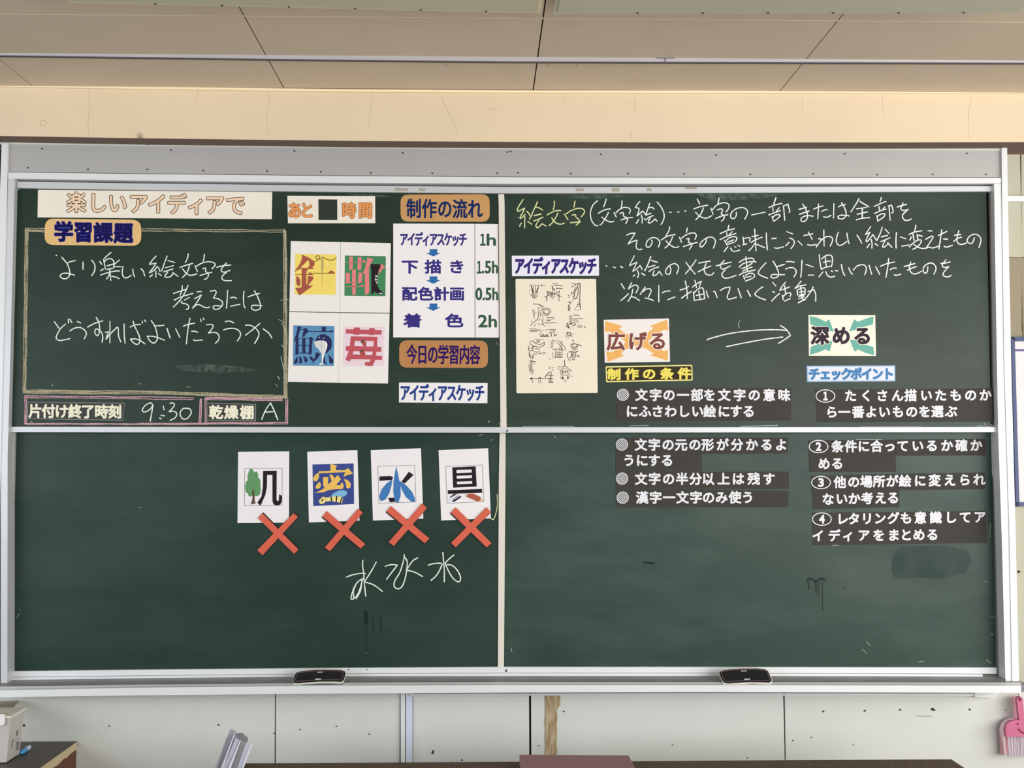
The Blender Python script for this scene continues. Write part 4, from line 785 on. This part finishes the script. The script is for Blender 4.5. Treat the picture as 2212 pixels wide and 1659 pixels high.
# sketch sheet
k = crop(1105,600,6.3806)
o = card('sketch_sheet', 'cream rounded sheet of small pencil idea sketches', 'sheet', [(55,15),(1166,15),(1188,1588),(68,1592)], mat('paper_sketch', (238, 228, 208), .7, 0, .03, 7), Y_UP, radius=2.5, cr=k)
SK = '''265,100 290,190 295,280;380,100 355,190 350,270;265,105 310,100 380,110;300,110 320,290;335,110 325,280;280,130 310,210;360,140 340,210;245,175 262,180;252,215 255,230;268,240 275,250;400,105 475,105;400,105 420,95;400,105 425,115
485,185 540,210 670,250;665,180 600,215 485,250;490,185 500,240 530,190;660,180 650,240 615,200;565,120 570,290;545,200 545,270;590,200 590,270;470,260 490,290 480,320;660,255 650,290 665,320;455,265 500,260;640,255 690,265;560,80 640,85;585,105 700,110;610,145 700,148;555,110 575,150 600,180
910,75 915,130 920,180 905,260 880,290;945,75 945,200 940,330 955,430;915,80 945,78;900,130 870,220 860,270;880,130 850,230;840,250 870,295 900,280;830,80 890,85 860,110 820,130;830,190 820,230 840,200;780,240 800,250;785,265 800,270;860,290 820,340;780,330 810,340 805,375;785,375 785,440 800,450 805,400;920,340 900,400 870,435 900,445 950,440 950,380;910,370 945,365;905,395 945,395
370,410 400,400 430,430 410,455 375,445 370,410;430,430 490,420 540,450 520,495 480,525 450,490 430,440;450,450 500,440 520,465 490,505 460,480;300,360 380,370 440,400;370,460 365,560 310,610 265,660;430,470 435,560 430,620 460,675;390,470 400,510 410,480;395,530 410,520;370,590 400,570 425,600 430,640;355,635 435,645;330,640 315,670;290,430 300,500 315,560;310,440 315,520;325,470 340,480;485,550 590,552;485,570 595,572;485,590 530,592;270,600 282,606;455,618 475,622;480,625 610,618;245,705 350,708;250,725 400,722;250,740 350,742
390,800 395,760 430,730 500,715;415,800 430,780 450,800;470,800 485,780 500,800;400,810 520,808;510,755 600,745;545,760 555,810;590,770 600,800 625,780;510,710 610,712;530,730 600,732
800,525 835,525;805,530 810,640;835,530 830,650;840,560 920,600 915,625;845,580 900,615;760,630 800,640 860,620 880,650 840,660;750,660 790,690 770,640;800,695 810,690;850,695 860,690;850,500 910,502;860,520 940,522;880,565 980,562;910,655 970,657;910,680 970,680;1005,660 1010,685 1020,685
740,795 770,820 800,825;765,750 815,760 810,800 770,790 765,750;780,770 800,775;820,775 860,775;825,805 840,805
250,890 290,870 320,900 400,920 455,890 445,930 380,955 290,935 250,900;310,860 380,845 385,880 320,895;240,940 235,1000 290,1000 290,950;300,950 300,1010 380,1020 385,960;245,1020 250,1090 290,1110 300,1050;310,1030 330,1060 360,1040 400,1050 410,1035;260,1070 280,1090;400,850 445,860;430,1030 470,1040;425,1050 440,1060;260,960 280,990;330,970 370,990;350,860 350,885;370,860 375,890
550,880 550,950 570,950 570,880;560,860 600,870;590,880 600,890;620,880 650,870 740,960 720,1000 660,920 620,900;670,870 665,1000;690,875 690,1010;570,985 700,985;610,1000 605,1100;700,1000 700,1100;605,1095 700,1095;620,1030 690,1030;620,1060 690,1060;640,1010 640,1090;665,1010 668,1090;570,1030 575,1100 595,1110;525,960 560,965
848,850 855,930;840,860 858,868;820,920 870,910 910,925 905,945 850,955 820,935;820,955 860,975 910,960;825,980 870,1000 912,980;830,1010 870,1030 915,1010;840,1040 840,1130;860,1040 862,1130;885,1040 885,1100;780,1030 770,1080 800,1140 820,1120;790,1020 830,1030 825,1090 800,1100;845,1130 870,1130;920,920 965,930;930,935 960,942;900,1070 940,1080;905,1085 935,1092
255,1145 265,1300;275,1145 285,1300;240,1200 250,1290;250,1140 280,1140;280,1150 330,1160;300,1180 320,1185;260,1320 280,1330 300,1300 270,1300;295,1270 310,1275
255,1390 560,1385;255,1390 285,1378;255,1390 285,1402;380,1385 390,1370 405,1385;375,1400 378,1450;400,1400 403,1450;290,1410 292,1450;520,1290 540,1330 530,1440;550,1290 545,1380;500,1350 580,1350;505,1400 575,1395;520,1420 560,1425;510,1440 575,1440;525,1230 530,1260;550,1230 575,1235;560,1260 575,1280;525,1110 528,1130;460,1370 520,1300
728,1135 735,1220;635,1230 700,1220;640,1240 655,1270;680,1260 780,1250 790,1330 740,1350 680,1335 675,1265;700,1270 705,1330;720,1275 725,1335;745,1270 750,1330;765,1265 770,1325;690,1300 780,1290;700,1240 730,1220 780,1240;700,1360 705,1400;720,1360 720,1400;670,1380 700,1380;730,1420 745,1410 750,1430 735,1435;770,1350 775,1400 790,1360;800,1260 830,1290;800,1350 840,1360'''.replace('\n', ';')
b = MB(); f = onY(YU1-.0004); random.seed(5)
for l in strokes(SK, k, 3): b.ribbon(l, random.choice([.8, 1.1, 1.5]), f, .2, 5)
for (x, y, r) in ((805,345,8),(795,335,7),(880,290,9),(277,604,5),(466,620,5),(805,698,5),(857,694,5),(400,1040,8),(540,1385,9),(540,1345,7),(525,1420,7),(300,945,9),(240,975,7),(870,975,8),(870,1000,7),(320,525,4),(715,1390,8),(775,1370,7),(560,870,6),(420,802,5),(460,802,5),(500,802,5)):
    b.poly([k(*p) for p in ell(x, y, r, r*.8, 8)], f)
obj('sketch_drawing', b, ink((52, 48, 46)), o, label='many small black ink sketches')

# dark magnet strips with white printed text
def hatch(b, cx, cy, r, f):
    n = 8
    for i in range(n):
        d = (i+.5)/n*2*r - r; h = math.sqrt(max(0, r*r-d*d)); s = math.sqrt(.5)
        b.ribbon([(cx+s*d-s*h, cy+s*d+s*h), (cx+s*d+s*h, cy+s*d-s*h)], 1.55, f)
    b.ribbon(loop(ell(cx, cy, r-.4, r-.4, 20)), .9, f)
WT = ink((232, 232, 238))
M_stripedge = mat('strip_edge_pale', (120, 124, 120), .6)
def mag(label, quad, cr, Y, build, group='dark text strips on the board'):
    o = card('text_strip', label, 'magnet strip', quad, M_magnet, Y, t=.0014, cr=cr, group=group)
    b = MB(); f = onY(Y-.0014-.0003); q = [cr(*p) for p in quad]; build(b, f); obj('lettering', b, WT, o); return o
def mag2(labA, qA, labB, qB, cr, Y, txt, sp):
    """two strips butted together; text is split where the join is"""
    xj = cr(sp, 0)[0]
    def side(s):
        def bl(b, f):
            for kind, a in txt:
                if kind == 'h':
                    if s == 0: hatch(b, *cr(a[0], a[1]), a[2]/cr_s(cr), f)
                elif kind == 'n':
                    if s == 0: ring(b, a, cr, f)
                else:
                    t, xs, y0, y1, w = a; n = len(t)
                    for i, ch in enumerate(t):
                        if (xs[i] < sp) == (s == 0):
                            y = y0+(y1-y0)*i/max(1, n-1); chars(b, ch, [xs[i]], y, y, w, w, .95, f, cr)
        return bl
    mag(labA, qA, cr, Y, side(0)); mag(labB, qB, cr, Y, side(1))
def cr_s(cr): return 1.0/(cr(1, 0)[0]-cr(0, 0)[0])
def ring(b, a, cr, f):
    n, x, y = a; cx, cy = cr(x, y)
    b.ribbon(loop(ell(cx, cy, 20.3, 13.4, 28)), 1.9, f); hw = 4.2 if n == '1' else 5.2; fit(b, '１' if n == '1' else n, (cx-hw, cy-8.6, cx+hw, cy+8.6), 1.1, f)
W5 = 27.5
mag2('left half of the grey strip of hatched-dot text just above the middle rail', [(250,88),(1155,84),(1155,431),(256,431)], 'right half of the grey hatched-dot text strip just above the middle rail', [(1156,84),(2065,90),(2060,425),(1156,430)], c5, Y_UP,
  [('h', (315,158,61)), ('t', ('文字の一部を文字の意味', [508,655,795,940,1085,1215,1368,1528,1680,1835,1990], 158, 160, W5)), ('t', ('にふさわしい絵にする', [410,545,675,812,950,1090,1217,1365,1490,1622], 328, 328, W5))], 1150)
mag2('left half of the first hatched-dot strip on the lower panel', [(242,608),(1131,602),(1137,945),(240,945)], 'right half of the first hatched-dot strip on the lower panel', [(1132,602),(2030,605),(2030,768),(1137,772)], c5, Y_LOW,
  [('h', (305,675,62)), ('t', ('文字の元の形が分かるよ', [503,642,785,920,1063,1197,1350,1500,1655,1808,1960], 675, 675, W5)), ('t', ('うにする', [378,515,640,775], 838, 838, W5))], 1135)
mag2('left half of the second hatched-dot strip on the lower panel', [(243,950),(1139,950),(1140,1133),(243,1136)], 'right half of the second hatched-dot strip on the lower panel', [(1141,960),(2040,955),(2040,1137),(1141,1137)], c5, Y_LOW,
  [('h', (307,1028,62)), ('t', ('文字の半分以上は残す', [505,645,790,930,1070,1200,1362,1512,1675,1832], 1030, 1030, W5))], 1137)
mag2('left half of the lowest hatched-dot strip', [(243,1140),(1139,1138),(1140,1325),(245,1325)], 'right half of the lowest hatched-dot strip', [(1141,1142),(2040,1158),(2035,1326),(1141,1326)], c5, Y_LOW,
  [('h', (313,1226,62)), ('t', ('漢字一文字のみ使う', [515,655,795,935,1075,1205,1340,1480,1612], 1225, 1222, W5))], 1140)
def u1(b, f):
    ring(b, ('1', 262, 147), c6, f)
    chars(b, 'たくさん描いたものか', [487,628,770,908,1025,1165,1295,1430,1563,1695], 143, 138, 27, 27, .95, f, c6)
    chars(b, 'ら一番よいものを選ぶ', [318,430,555,672,790,912,1035,1150,1265,1388], 290, 284, 27, 27, .95, f, c6)
mag('grey text strip with circled number 1 above the middle rail', [(172,92),(1752,76),(1762,376),(186,381)], c6, Y_UP, u1)
mag2('left half of the grey strip with circled number 2, just below the middle rail', [(108,545),(890,540),(895,826),(120,829)], 'right half of the grey strip with circled number 2, just below the middle rail', [(892,536),(1697,530),(1697,680),(894,682)], c6, Y_LOW,
  [('n', ('2', 200, 600)), ('t', ('条件に合っているか確か', [370,490,605,720,838,955,1088,1215,1350,1480,1612], 598, 588, 27)), ('t', ('める', [250,368], 752, 750, 27))], 892)
mag2('left half of the grey circled number 3 strip, in the middle of the lower stack', [(132,860),(920,846),(925,1142),(150,1160)], 'right half of the grey circled number 3 strip, in the middle of the lower stack', [(922,842),(1690,832),(1692,982),(926,990)], c6, Y_LOW,
  [('n', ('3', 222, 922)), ('t', ('他の場所が絵に変えられ', [392,515,628,742,860,975,1110,1240,1375,1510,1640], 918, 895, 27)), ('t', ('ないか考える', [285,408,520,635,755,868], 1070, 1058, 27))], 922)
mag2('left half of the bottom grey strip, the one with circled number 4', [(140,1192),(930,1186),(931,1474),(152,1485)], 'right half of the bottom grey strip, the one with circled number 4', [(932,1186),(1700,1176),(1706,1462),(932,1474)], c6, Y_LOW,
  [('n', ('4', 230, 1250)), ('t', ('レタリングも意識してア', [415,518,635,750,870,985,1113,1250,1385,1515,1645], 1248, 1230, 27)), ('t', ('イディアをまとめる', [195,340,465,605,740,873,985,1100,1220], 1398, 1388, 27))], 932)
# two cream text strips in the pink boxes
o = card('text_strip', 'dark strip with cream characters in the left pink chalk box', 'magnet strip', [(175,1446),(800,1452),(788,1566),(173,1556)], M_stripedge, Y_UP, t=.0014, cr=c1, prot=.0006)
lay(o, 'strip_field', mat('strip_dark', (48, 50, 46), .6), Y_UP-.0024, lambda b, f: b.poly([c1(180,1450), c1(796,1457), c1(784,1561), c1(178,1551)], f))
lay(o, 'lettering', ink((240, 236, 212)), Y_UP-.0028, lambda b, f: chars(b, '片付け終了時刻', [226,310,394,480,563,649,735], 1504, 1508, 30, 31, 1.2, f, c1))
o = card('text_strip', 'dark strip with three cream characters in the right pink chalk box', 'magnet strip', [(988,64),(1664,78),(1662,320),(988,308)], M_stripedge, Y_UP, t=.0014, cr=c7, prot=.0006)
lay(o, 'strip_field', mat('strip_dark', (48, 50, 46), .6), Y_UP-.0024, lambda b, f: b.poly([c7(998,74), c7(1650,90), c7(1648,306), c7(998,298)], f))
lay(o, 'lettering', ink((240, 236, 212)), Y_UP-.0028, lambda b, f: chars(b, '乾燥棚', [1117,1325,1540], 190, 193, 31, 31, 1.2, f, c7))

# ------------------------------------------------------------------ board erasers leaning in the tray
M_felt = mat('eraser_felt_black', (14, 14, 16), .9, 0, .3, 60); M_band = mat('eraser_band_cream', (226, 224, 208), .6)
M_cloth = mat('eraser_cloth_grey', (96, 92, 102), .8, 0, .3, 60); M_seam = mat('eraser_seam', (120, 100, 100), .7)
def board_eraser(k, black, seam, band, base, marks, label):
    c = k(1100, 700); base_p = P(c[0], c[1]+3, -.196)
    nrm = Vector((0, -.55, .83)).normalized(); f0 = onPlane(base_p + Vector((0, 0, .0)), nrm)
    f1 = onPlane(base_p + nrm*.004, nrm); d = -nrm
    t = thing('board_eraser', label, 'eraser', base_p, 'board erasers in the chalk tray')
    bq = [k(*p) for p in pts(black)]
    b = MB(); b.prism(pts(black, k), f1, .004, d); obj('cushion', b, M_felt, t)
    b = MB(); b.ribbon(loop(pts(seam, k)), 1.0, onPlane(base_p + nrm*.0046, nrm)); obj('stitching', b, M_seam, t)
    b = MB(); b.prism(pts(band, k), f0, .004, d); obj('rim', b, M_band, t)
    b = MB(); b.prism(pts(base, k), onPlane(base_p - nrm*.004, nrm), .012, d); obj('cloth_pad', b, M_cloth, t)
    b = MB(); f2 = onPlane(base_p + nrm*.005, nrm)
    for m in marks: b.poly(pts(m, k), f2)
    obj('tab', b, mat('eraser_tab', (226, 222, 222), .5), t, label='small pale tab')
board_eraser(crop(620,1430,15.8), '215,690 225,560 270,440 330,360 480,320 700,290 960,268 1500,265 1850,275 1980,330 1990,400 1930,600 1850,650 1600,640 1100,640 700,670 400,700',
  '275,650 300,520 360,400 480,350 960,305 1500,295 1850,320 1915,400 1880,560 1820,610 1600,605 1100,610 700,635 400,655',
  '190,700 210,560 255,430 325,345 480,305 700,272 960,252 1500,250 1860,262 2000,325 2010,400 1950,620 1900,700 1750,712 1500,700 1100,700 700,728 400,755 240,750',
  '230,720 300,560 900,400 1900,400 1930,640 1880,820 1800,835 1100,835 500,860 360,860 310,800', ['960,570 1160,565 1165,598 960,605', '1040,340 1220,335 1235,350 1040,365'], 'black topped board eraser in the chalk tray, the left one of two')
board_eraser(crop(1540,1430,15.8), '225,350 340,290 600,250 1000,225 1500,220 1780,250 1880,320 2005,610 1930,680 1700,665 1300,660 900,680 520,705 380,680 300,550',
  '285,350 360,315 620,275 1000,255 1500,255 1760,285 1850,350 1945,600 1900,645 1700,635 1300,630 900,640 500,670 410,650 340,520',
  '195,345 330,275 600,232 1000,208 1500,203 1800,232 1900,310 2035,610 2020,690 1900,735 1700,720 1300,705 900,735 520,775 350,760 275,560',
  '260,400 600,350 1900,400 2000,640 1920,790 1500,795 900,800 500,800 330,785', ['960,292 1150,288 1155,318 970,322', '1065,570 1265,566 1275,600 1075,606'], 'black topped board eraser in the chalk tray, the right one of two')
# ------------------------------------------------------------------ dustpan and brush
M_pink = mat('brush_pink', (206, 104, 142), .4, 0, .05, 8); M_pinkd = mat('brush_pink_dark', (112, 18, 52), .6); M_pan = mat('dustpan_pink', (222, 168, 180), .35, 0, .05, 8)
k = crop(2150,1490,10.71)
t = thing('dustpan', 'pale pink dustpan hanging on the wall behind the brush at the right edge', 'dustpan', P(2220, 1635, -.05))
b = MB(); b.prism([k(*p) for p in pts('400,175 470,140 540,150 640,190 680,700 930,700 1120,740 1300,860 1360,1000 1370,1500 130,1500 108,940 150,810 220,715 330,665 440,655')], onY(-.040), .006); obj('pan', b, M_pan, t)
b = MB()
for sgn in (1,):
    b.prism(pts('160,930 205,800 290,715 400,670 560,685 550,705 400,700 300,760 230,860 215,960 235,1300 262,1530 232,1530 195,1200', k), onY(-.062), .024)
obj('rim', b, mat('dustpan_rim', (240, 206, 212), .3), t, label='pale glossy rim')
t = thing('hand_brush', 'pink hand brush with white bristles and a smiling face', 'brush', P(2220, 1635, -.075))
fb = onY(-.080)
b = MB(); b.prism(pts('497,235 515,185 560,160 610,168 645,225 665,560 690,690 560,705 540,600 520,400', k), fb, .016); obj('handle', b, M_pink, t, smooth=False)
b = MB(); b.prism(pts('262,1088 242,900 270,800 340,735 460,705 560,700 930,705 1100,735 1190,830 1230,960 1235,1088', k), fb, .018); obj('brush_head', b, M_pink, t)
b = MB(); b.prism(ell(*k(572,228), 3.2, 3.6, 12), onY(-.0806), .0005); obj('hanging_hole', b, M_pinkd, t, label='dark hanging hole')
b = MB(); f = onY(-.0806); b.prism(ell(*k(518,792), 2.3, 2.3, 12), f, .0005); b.prism(ell(*k(990,792), 2.3, 2.3, 12), f, .0005)
for l in strokes('530,905 590,970 680,1010 760,1020 850,1005 930,960 985,905', k): b.ribbon(l, 3.2, f)
obj('face_marks', b, M_pinkd, t, label='dark eyes and smiling mouth')
b = MB(); random.seed(2)
for i in range(46):
    x = 290 + i*20.3; xb = 320 + i*19.6 + random.uniform(-8, 8)
    p0 = k(x, 1080); p1 = k((x+xb)/2+random.uniform(-4, 4), 1310); p2 = k(xb, 1535+random.uniform(-18, 14)); yy = -.070+random.uniform(-.006, .006)
    b.tube([P(*p0, yy), P(*p1, yy), P(*p2, yy)], .0011, 4)
o = obj('bristles', b, mat('bristle_white', (218, 214, 224), .6), t, label='white bristles'); o['kind'] = 'stuff'
b = MB(); b.tube([P(*k(535,95), -.012), P(*k(540,110), -.085), P(*k(568,215), -.086)], .0014, 6); obj('hanging_nail', b, mat('nail_metal', (80, 66, 58), .5), t, label='dark nail the brush hangs on')

# ------------------------------------------------------------------ cabinet, container, cap at lower left
ZT = P(166, 1601, -.014).z; XR = P(168, 1602, -.014).x; YF = PX(85, 1661, XR).y - .12
cab = thing('low_cabinet', 'low brown wooden cabinet with a dark top in the lower left corner', 'cabinet', (XR-.25, -.3, 0))
M_cabt = mat('cabinet_top_dark', (74, 62, 54), .45, 0, .2, 30, stretch=(1, 6, 1)); M_cab = mat('cabinet_brown', (104, 52, 28), .5, 0, .2, 20, stretch=(1, 1, 6))
b = MB(); b.box((XR-.55, YF, .0), (XR-.004, -.016, ZT-.018)); obj('body', b, M_cab, cab)
b = MB(); b.box((XR-.56, YF-.01, ZT-.018), (XR, -.014, ZT)); obj('top', b, M_cabt, cab, bevel=.003)
b = MB(); n = 14
tp = []; bt = []; random.seed(9)
for i in range(n+1):
    y = -.03 + (YF+.03)*i/n; tp.append((XR+.002, y, ZT+.001)); bt.append((XR+.003, y, ZT-.022-.012*(i/n)-random.uniform(0, .005)))
b.add([Vector(p) for p in tp+bt], [(i, n+1+i, n+2+i, i+1) for i in range(n)]); b.add([Vector(p)+Vector((-.0015,0,0)) for p in tp+bt], [(i, i+1, n+2+i, n+1+i) for i in range(n)])
obj('edge_tape', b, mat('masking_tape', (206, 188, 150), .7, 0, .1, 20), cab, label='cream torn paper tape along the cabinet edge')
# container
M_box = mat('container_white', (196, 190, 186), .35, 0, .05, 6)
q0 = PZ(20, 1649, ZT+.002); Xc = q0.x; Yc = q0.y; ztop = P(22, 1551, Yc).z; Yk = PX(52, 1604, Xc).y if abs(ray(52,1604).x) > 0 else -.1
Yk = min(-.03, max(Yk, Yc+.1))
t = thing('plastic_container', 'whitish translucent plastic container standing on the cabinet at the left edge', 'container', (Xc-.1, (Yc+Yk)/2, ZT))
b = MB(); x0 = Xc-.22; tp = .012
b.add([(x0, Yc, ZT+.002), (Xc-tp, Yc+.006, ZT+.002), (Xc-tp, Yk-.006, ZT+.002), (x0, Yk, ZT+.002), (x0, Yc, ztop), (Xc, Yc, ztop), (Xc, Yk, ztop), (x0, Yk, ztop)], [(0,3,2,1),(0,1,5,4),(1,2,6,5),(2,3,7,6),(3,0,4,7)])
bo = obj('body', b, M_box, t, bevel=.004)
b = MB(); b.box((x0-.003, Yc-.006, ztop), (Xc+.005, Yk+.003, ztop+.008)); obj('rim', b, mat('container_rim', (224, 222, 208), .4), t, bevel=.002)
a = [PX(u, v, Xc+.001) for u, v in ((35,1580),(42,1577),(42,1590),(36,1592))]
b = MB()
for (y0, y1, z0, z1) in ((.30,.42,.42,.45),(.30,.34,.28,.42),(.55,.65,.50,.62),(.62,.78,.30,.34),(.62,.66,.16,.32),(.72,.80,.14,.30)):
    ya, yb_ = Yc+(Yk-Yc)*y0, Yc+(Yk-Yc)*y1; za, zb = ZT+(ztop-ZT)*z0, ZT+(ztop-ZT)*z1
    def xx(z): return Xc - .012*(1-(z-ZT)/(ztop-ZT)) + .001
    b.add([(xx(za), ya, za), (xx(za), yb_, za), (xx(zb), yb_, zb), (xx(zb), ya, zb)], [(0, 1, 2, 3)])
obj('printed_marks', b, mat('print_grey', (110, 112, 108), .6), bo, label='faint grey printing')
b = MB(); L0 = P(-30, 1546, Yc-.004); L1 = P(12, 1545, Yc-.004); L2 = P(43, 1513, -.03); L3 = P(-30, 1516, -.03)
b.add([L0, L1, L2, L3] + [p-Vector((0,0,.003)) for p in (L0, L1, L2, L3)], [(0,1,2,3),(4,7,6,5),(0,4,5,1),(1,5,6,2),(2,6,7,3)]); obj('lid', b, mat('lid_cream', (214, 202, 166), .4, 0, .08, 8), t, label='cream lid tilted open')
b = MB(); b.prism([(-20, 1543), (10.5, 1543), (10, 1560), (8, 1565.5), (4, 1567), (-20, 1567)], onY(Yc-.012), .004); obj('latch', b, mat('latch_white', (234, 234, 228), .3), t, label='white latch flap')
# cap of a marker
p0 = PZ(44.5, 1627, ZT+.008); p1 = PZ(66, 1612, ZT+.008); md = p0.lerp(p1, .5); r = .0085
t = thing('marker_cap', 'small blue and white plastic cap lying on the cabinet top', 'cap', (md.x, md.y, ZT))
def caps(a, c, r, ends):
    d = (c-a); n = 6; path = []; rad = []
    for i in range(n+1):
        s = i/n; path.append(a+d*s); q = 1.0
        if ends == 0: q = math.sqrt(max(0.02, 1-(1-min(1, s*2))**2))
        if ends == 1: q = math.sqrt(max(0.02, 1-(max(0, s*2-1))**2))
        rad.append(r*q)
    b = MB(); b.tube(path, rad, 12); return b
obj('cap_end', caps(p0, md, r, 0), mat('cap_blue', (70, 160, 214), .3), t, smooth=True, label='sky blue half')
obj('cap_body', caps(md, p1, r, 1), mat('cap_white', (196, 214, 240), .25), t, smooth=True, label='pale bluish white half')
# ------------------------------------------------------------------ desk, folder, clear plastic strips
ZD = .70; pL = PZ(508, 1648.5, ZD); pR = PZ(2076, 1653, ZD); Yd = pL.y
desk = thing('teacher_desk', 'brown wooden desk along the bottom edge in front of the wall', 'desk', ((pL.x+pR.x)/2, Yd-.3, 0))
M_desk = mat('desk_wood', (106, 86, 62), .55, 0, .3, 30, stretch=(6, 1, 1), c2=(74, 58, 42)); M_desk2 = mat('desk_leg', (90, 70, 50), .5)
b = MB(); b.box((pL.x, Yd-.62, ZD-.028), (pR.x, Yd, ZD)); obj('desk_top', b, M_desk, desk, bevel=.003)
b = MB(); b.box((pL.x+.05, Yd-.03, ZD-.45), (pR.x-.05, Yd-.012, ZD-.028)); obj('modesty_panel', b, M_desk2, desk)
for x in (pL.x+.03, pR.x-.08):
    for y in (Yd-.6, Yd-.07):
        b = MB(); b.box((x, y, 0), (x+.05, y+.05, ZD-.028)); obj('leg', b, M_desk2, desk)
A0 = P(1122, 1628.5, Yd-.03); A1 = P(1358, 1631.5, Yd-.03); A2 = PZ(1400, 1712, ZD+.012); A3 = PZ(1130, 1706, ZD+.012)
A2.z = A3.z = ZD+.012; zz = (A0.z+A1.z)/2; A0.z = zz+.001
b = MB(); lo4 = [Vector((p.x, p.y, ZD+.0005)) for p in (A0, A1, A2, A3)]
b.add([A0, A1, A2, A3]+lo4, [(3,2,1,0),(0,1,5,4),(1,2,6,5),(2,3,7,6),(3,0,4,7),(4,5,6,7)])
tag(obj('folder', b, mat('folder_mauve', (158, 120, 122), .5, 0, .05, 8), bevel=.0015), 'dusty mauve folder lying on the brown desk at the bottom edge', 'folder')
bn = thing('plastic_strip_bundle', 'bundle of clear grooved plastic strips leaning up from the desk', 'plastic strips', (PZ(480, 1700, ZD).x, Yd-.08, ZD))
k = crop(450,1560,16.76)
def plas(name, c, a=.8):
    m = mat(name, c, .15, 0, .06, 40); m.node_tree.nodes['Principled BSDF'].inputs['Alpha'].default_value = a; return m
PA = [('strip', '780,270 1000,330 520,1720 215,1720', -.02, plas('clear_grey', (168,168,178), .72)), ('strip', '640,590 700,545 300,1720 220,1720', -.024, plas('clear_grey2', (176,176,188), .75)),
      ('strip', '960,390 1240,400 760,1720 380,1720', -.026, plas('clear_dark', (158,158,168), .8)), ('strip', '975,610 1130,640 700,1720 520,1720', -.032, plas('clear_white', (222,222,238), .9)),
      ('strip', '1160,640 1380,735 1050,1720 690,1720', -.034, plas('clear_mid', (160,160,164), .85)), ('strip', '1370,735 1500,745 1190,1720 1030,1720', -.036, plas('clear_white2', (206,206,220), .88)),
      ('strip', '1230,400 1440,590 1400,745 1160,640 1000,440', -.028, plas('clear_dark2', (132,130,134), .8)), ('strip', '1500,745 1610,760 1230,1720 1180,1720', -.038, plas('clear_edge', (236,238,246), .92)),
      ('edge_line', '1140,650 1180,650 790,1720 700,1720', -.040, plas('clear_edge', (236,238,246))), ('edge_line', '1560,760 1612,765 1255,1720 1190,1720', -.042, plas('clear_edge', (236,238,246))),
      ('edge_line', '940,380 975,385 520,1720 440,1720', -.041, plas('clear_white', (222,222,238)))]
for nm, q, dy, m in PA:
    b = MB(); b.prism(pts(q, k), onY(Yd-.03+dy), .003)
    obj(nm, b, m, bn)
b = MB()
for i in range(13):
    t_ = i/12; x = 1340-t_*330; y = 850+t_*800; b.ribbon([k(x-170, y-10), k(x-20, y+10)], 1.1, onY(Yd-.068))
obj('graduation_mark', b, mat('mark_grey', (120,118,124), .6), bn, label='row of grey ridges')
b = MB(); b.tube([P(303, 305, Y_BEAM-.002), P(298.5, 296, Y_BEAM-.006), P(299, 289, Y_BEAM-.006), P(303, 287, Y_BEAM-.006), P(306, 291, Y_BEAM-.006), P(307, 303, Y_BEAM-.006), P(311, 311, Y_BEAM-.006), P(322, 313.5, Y_BEAM-.006)], .0009, 5)
b.tube([P(302, 300, Y_BEAM-.003), P(302, 292, Y_BEAM-.005), P(306, 300, Y_BEAM-.005), P(308, 312, Y_BEAM-.005)], .0008, 5)
tag(obj('wire_hook', b, mat('wire_dark', (92, 78, 62), .5)), 'thin bent wire hook on the lower edge of the cream beam', 'wire')
bpy.data.objects.remove(_fo)
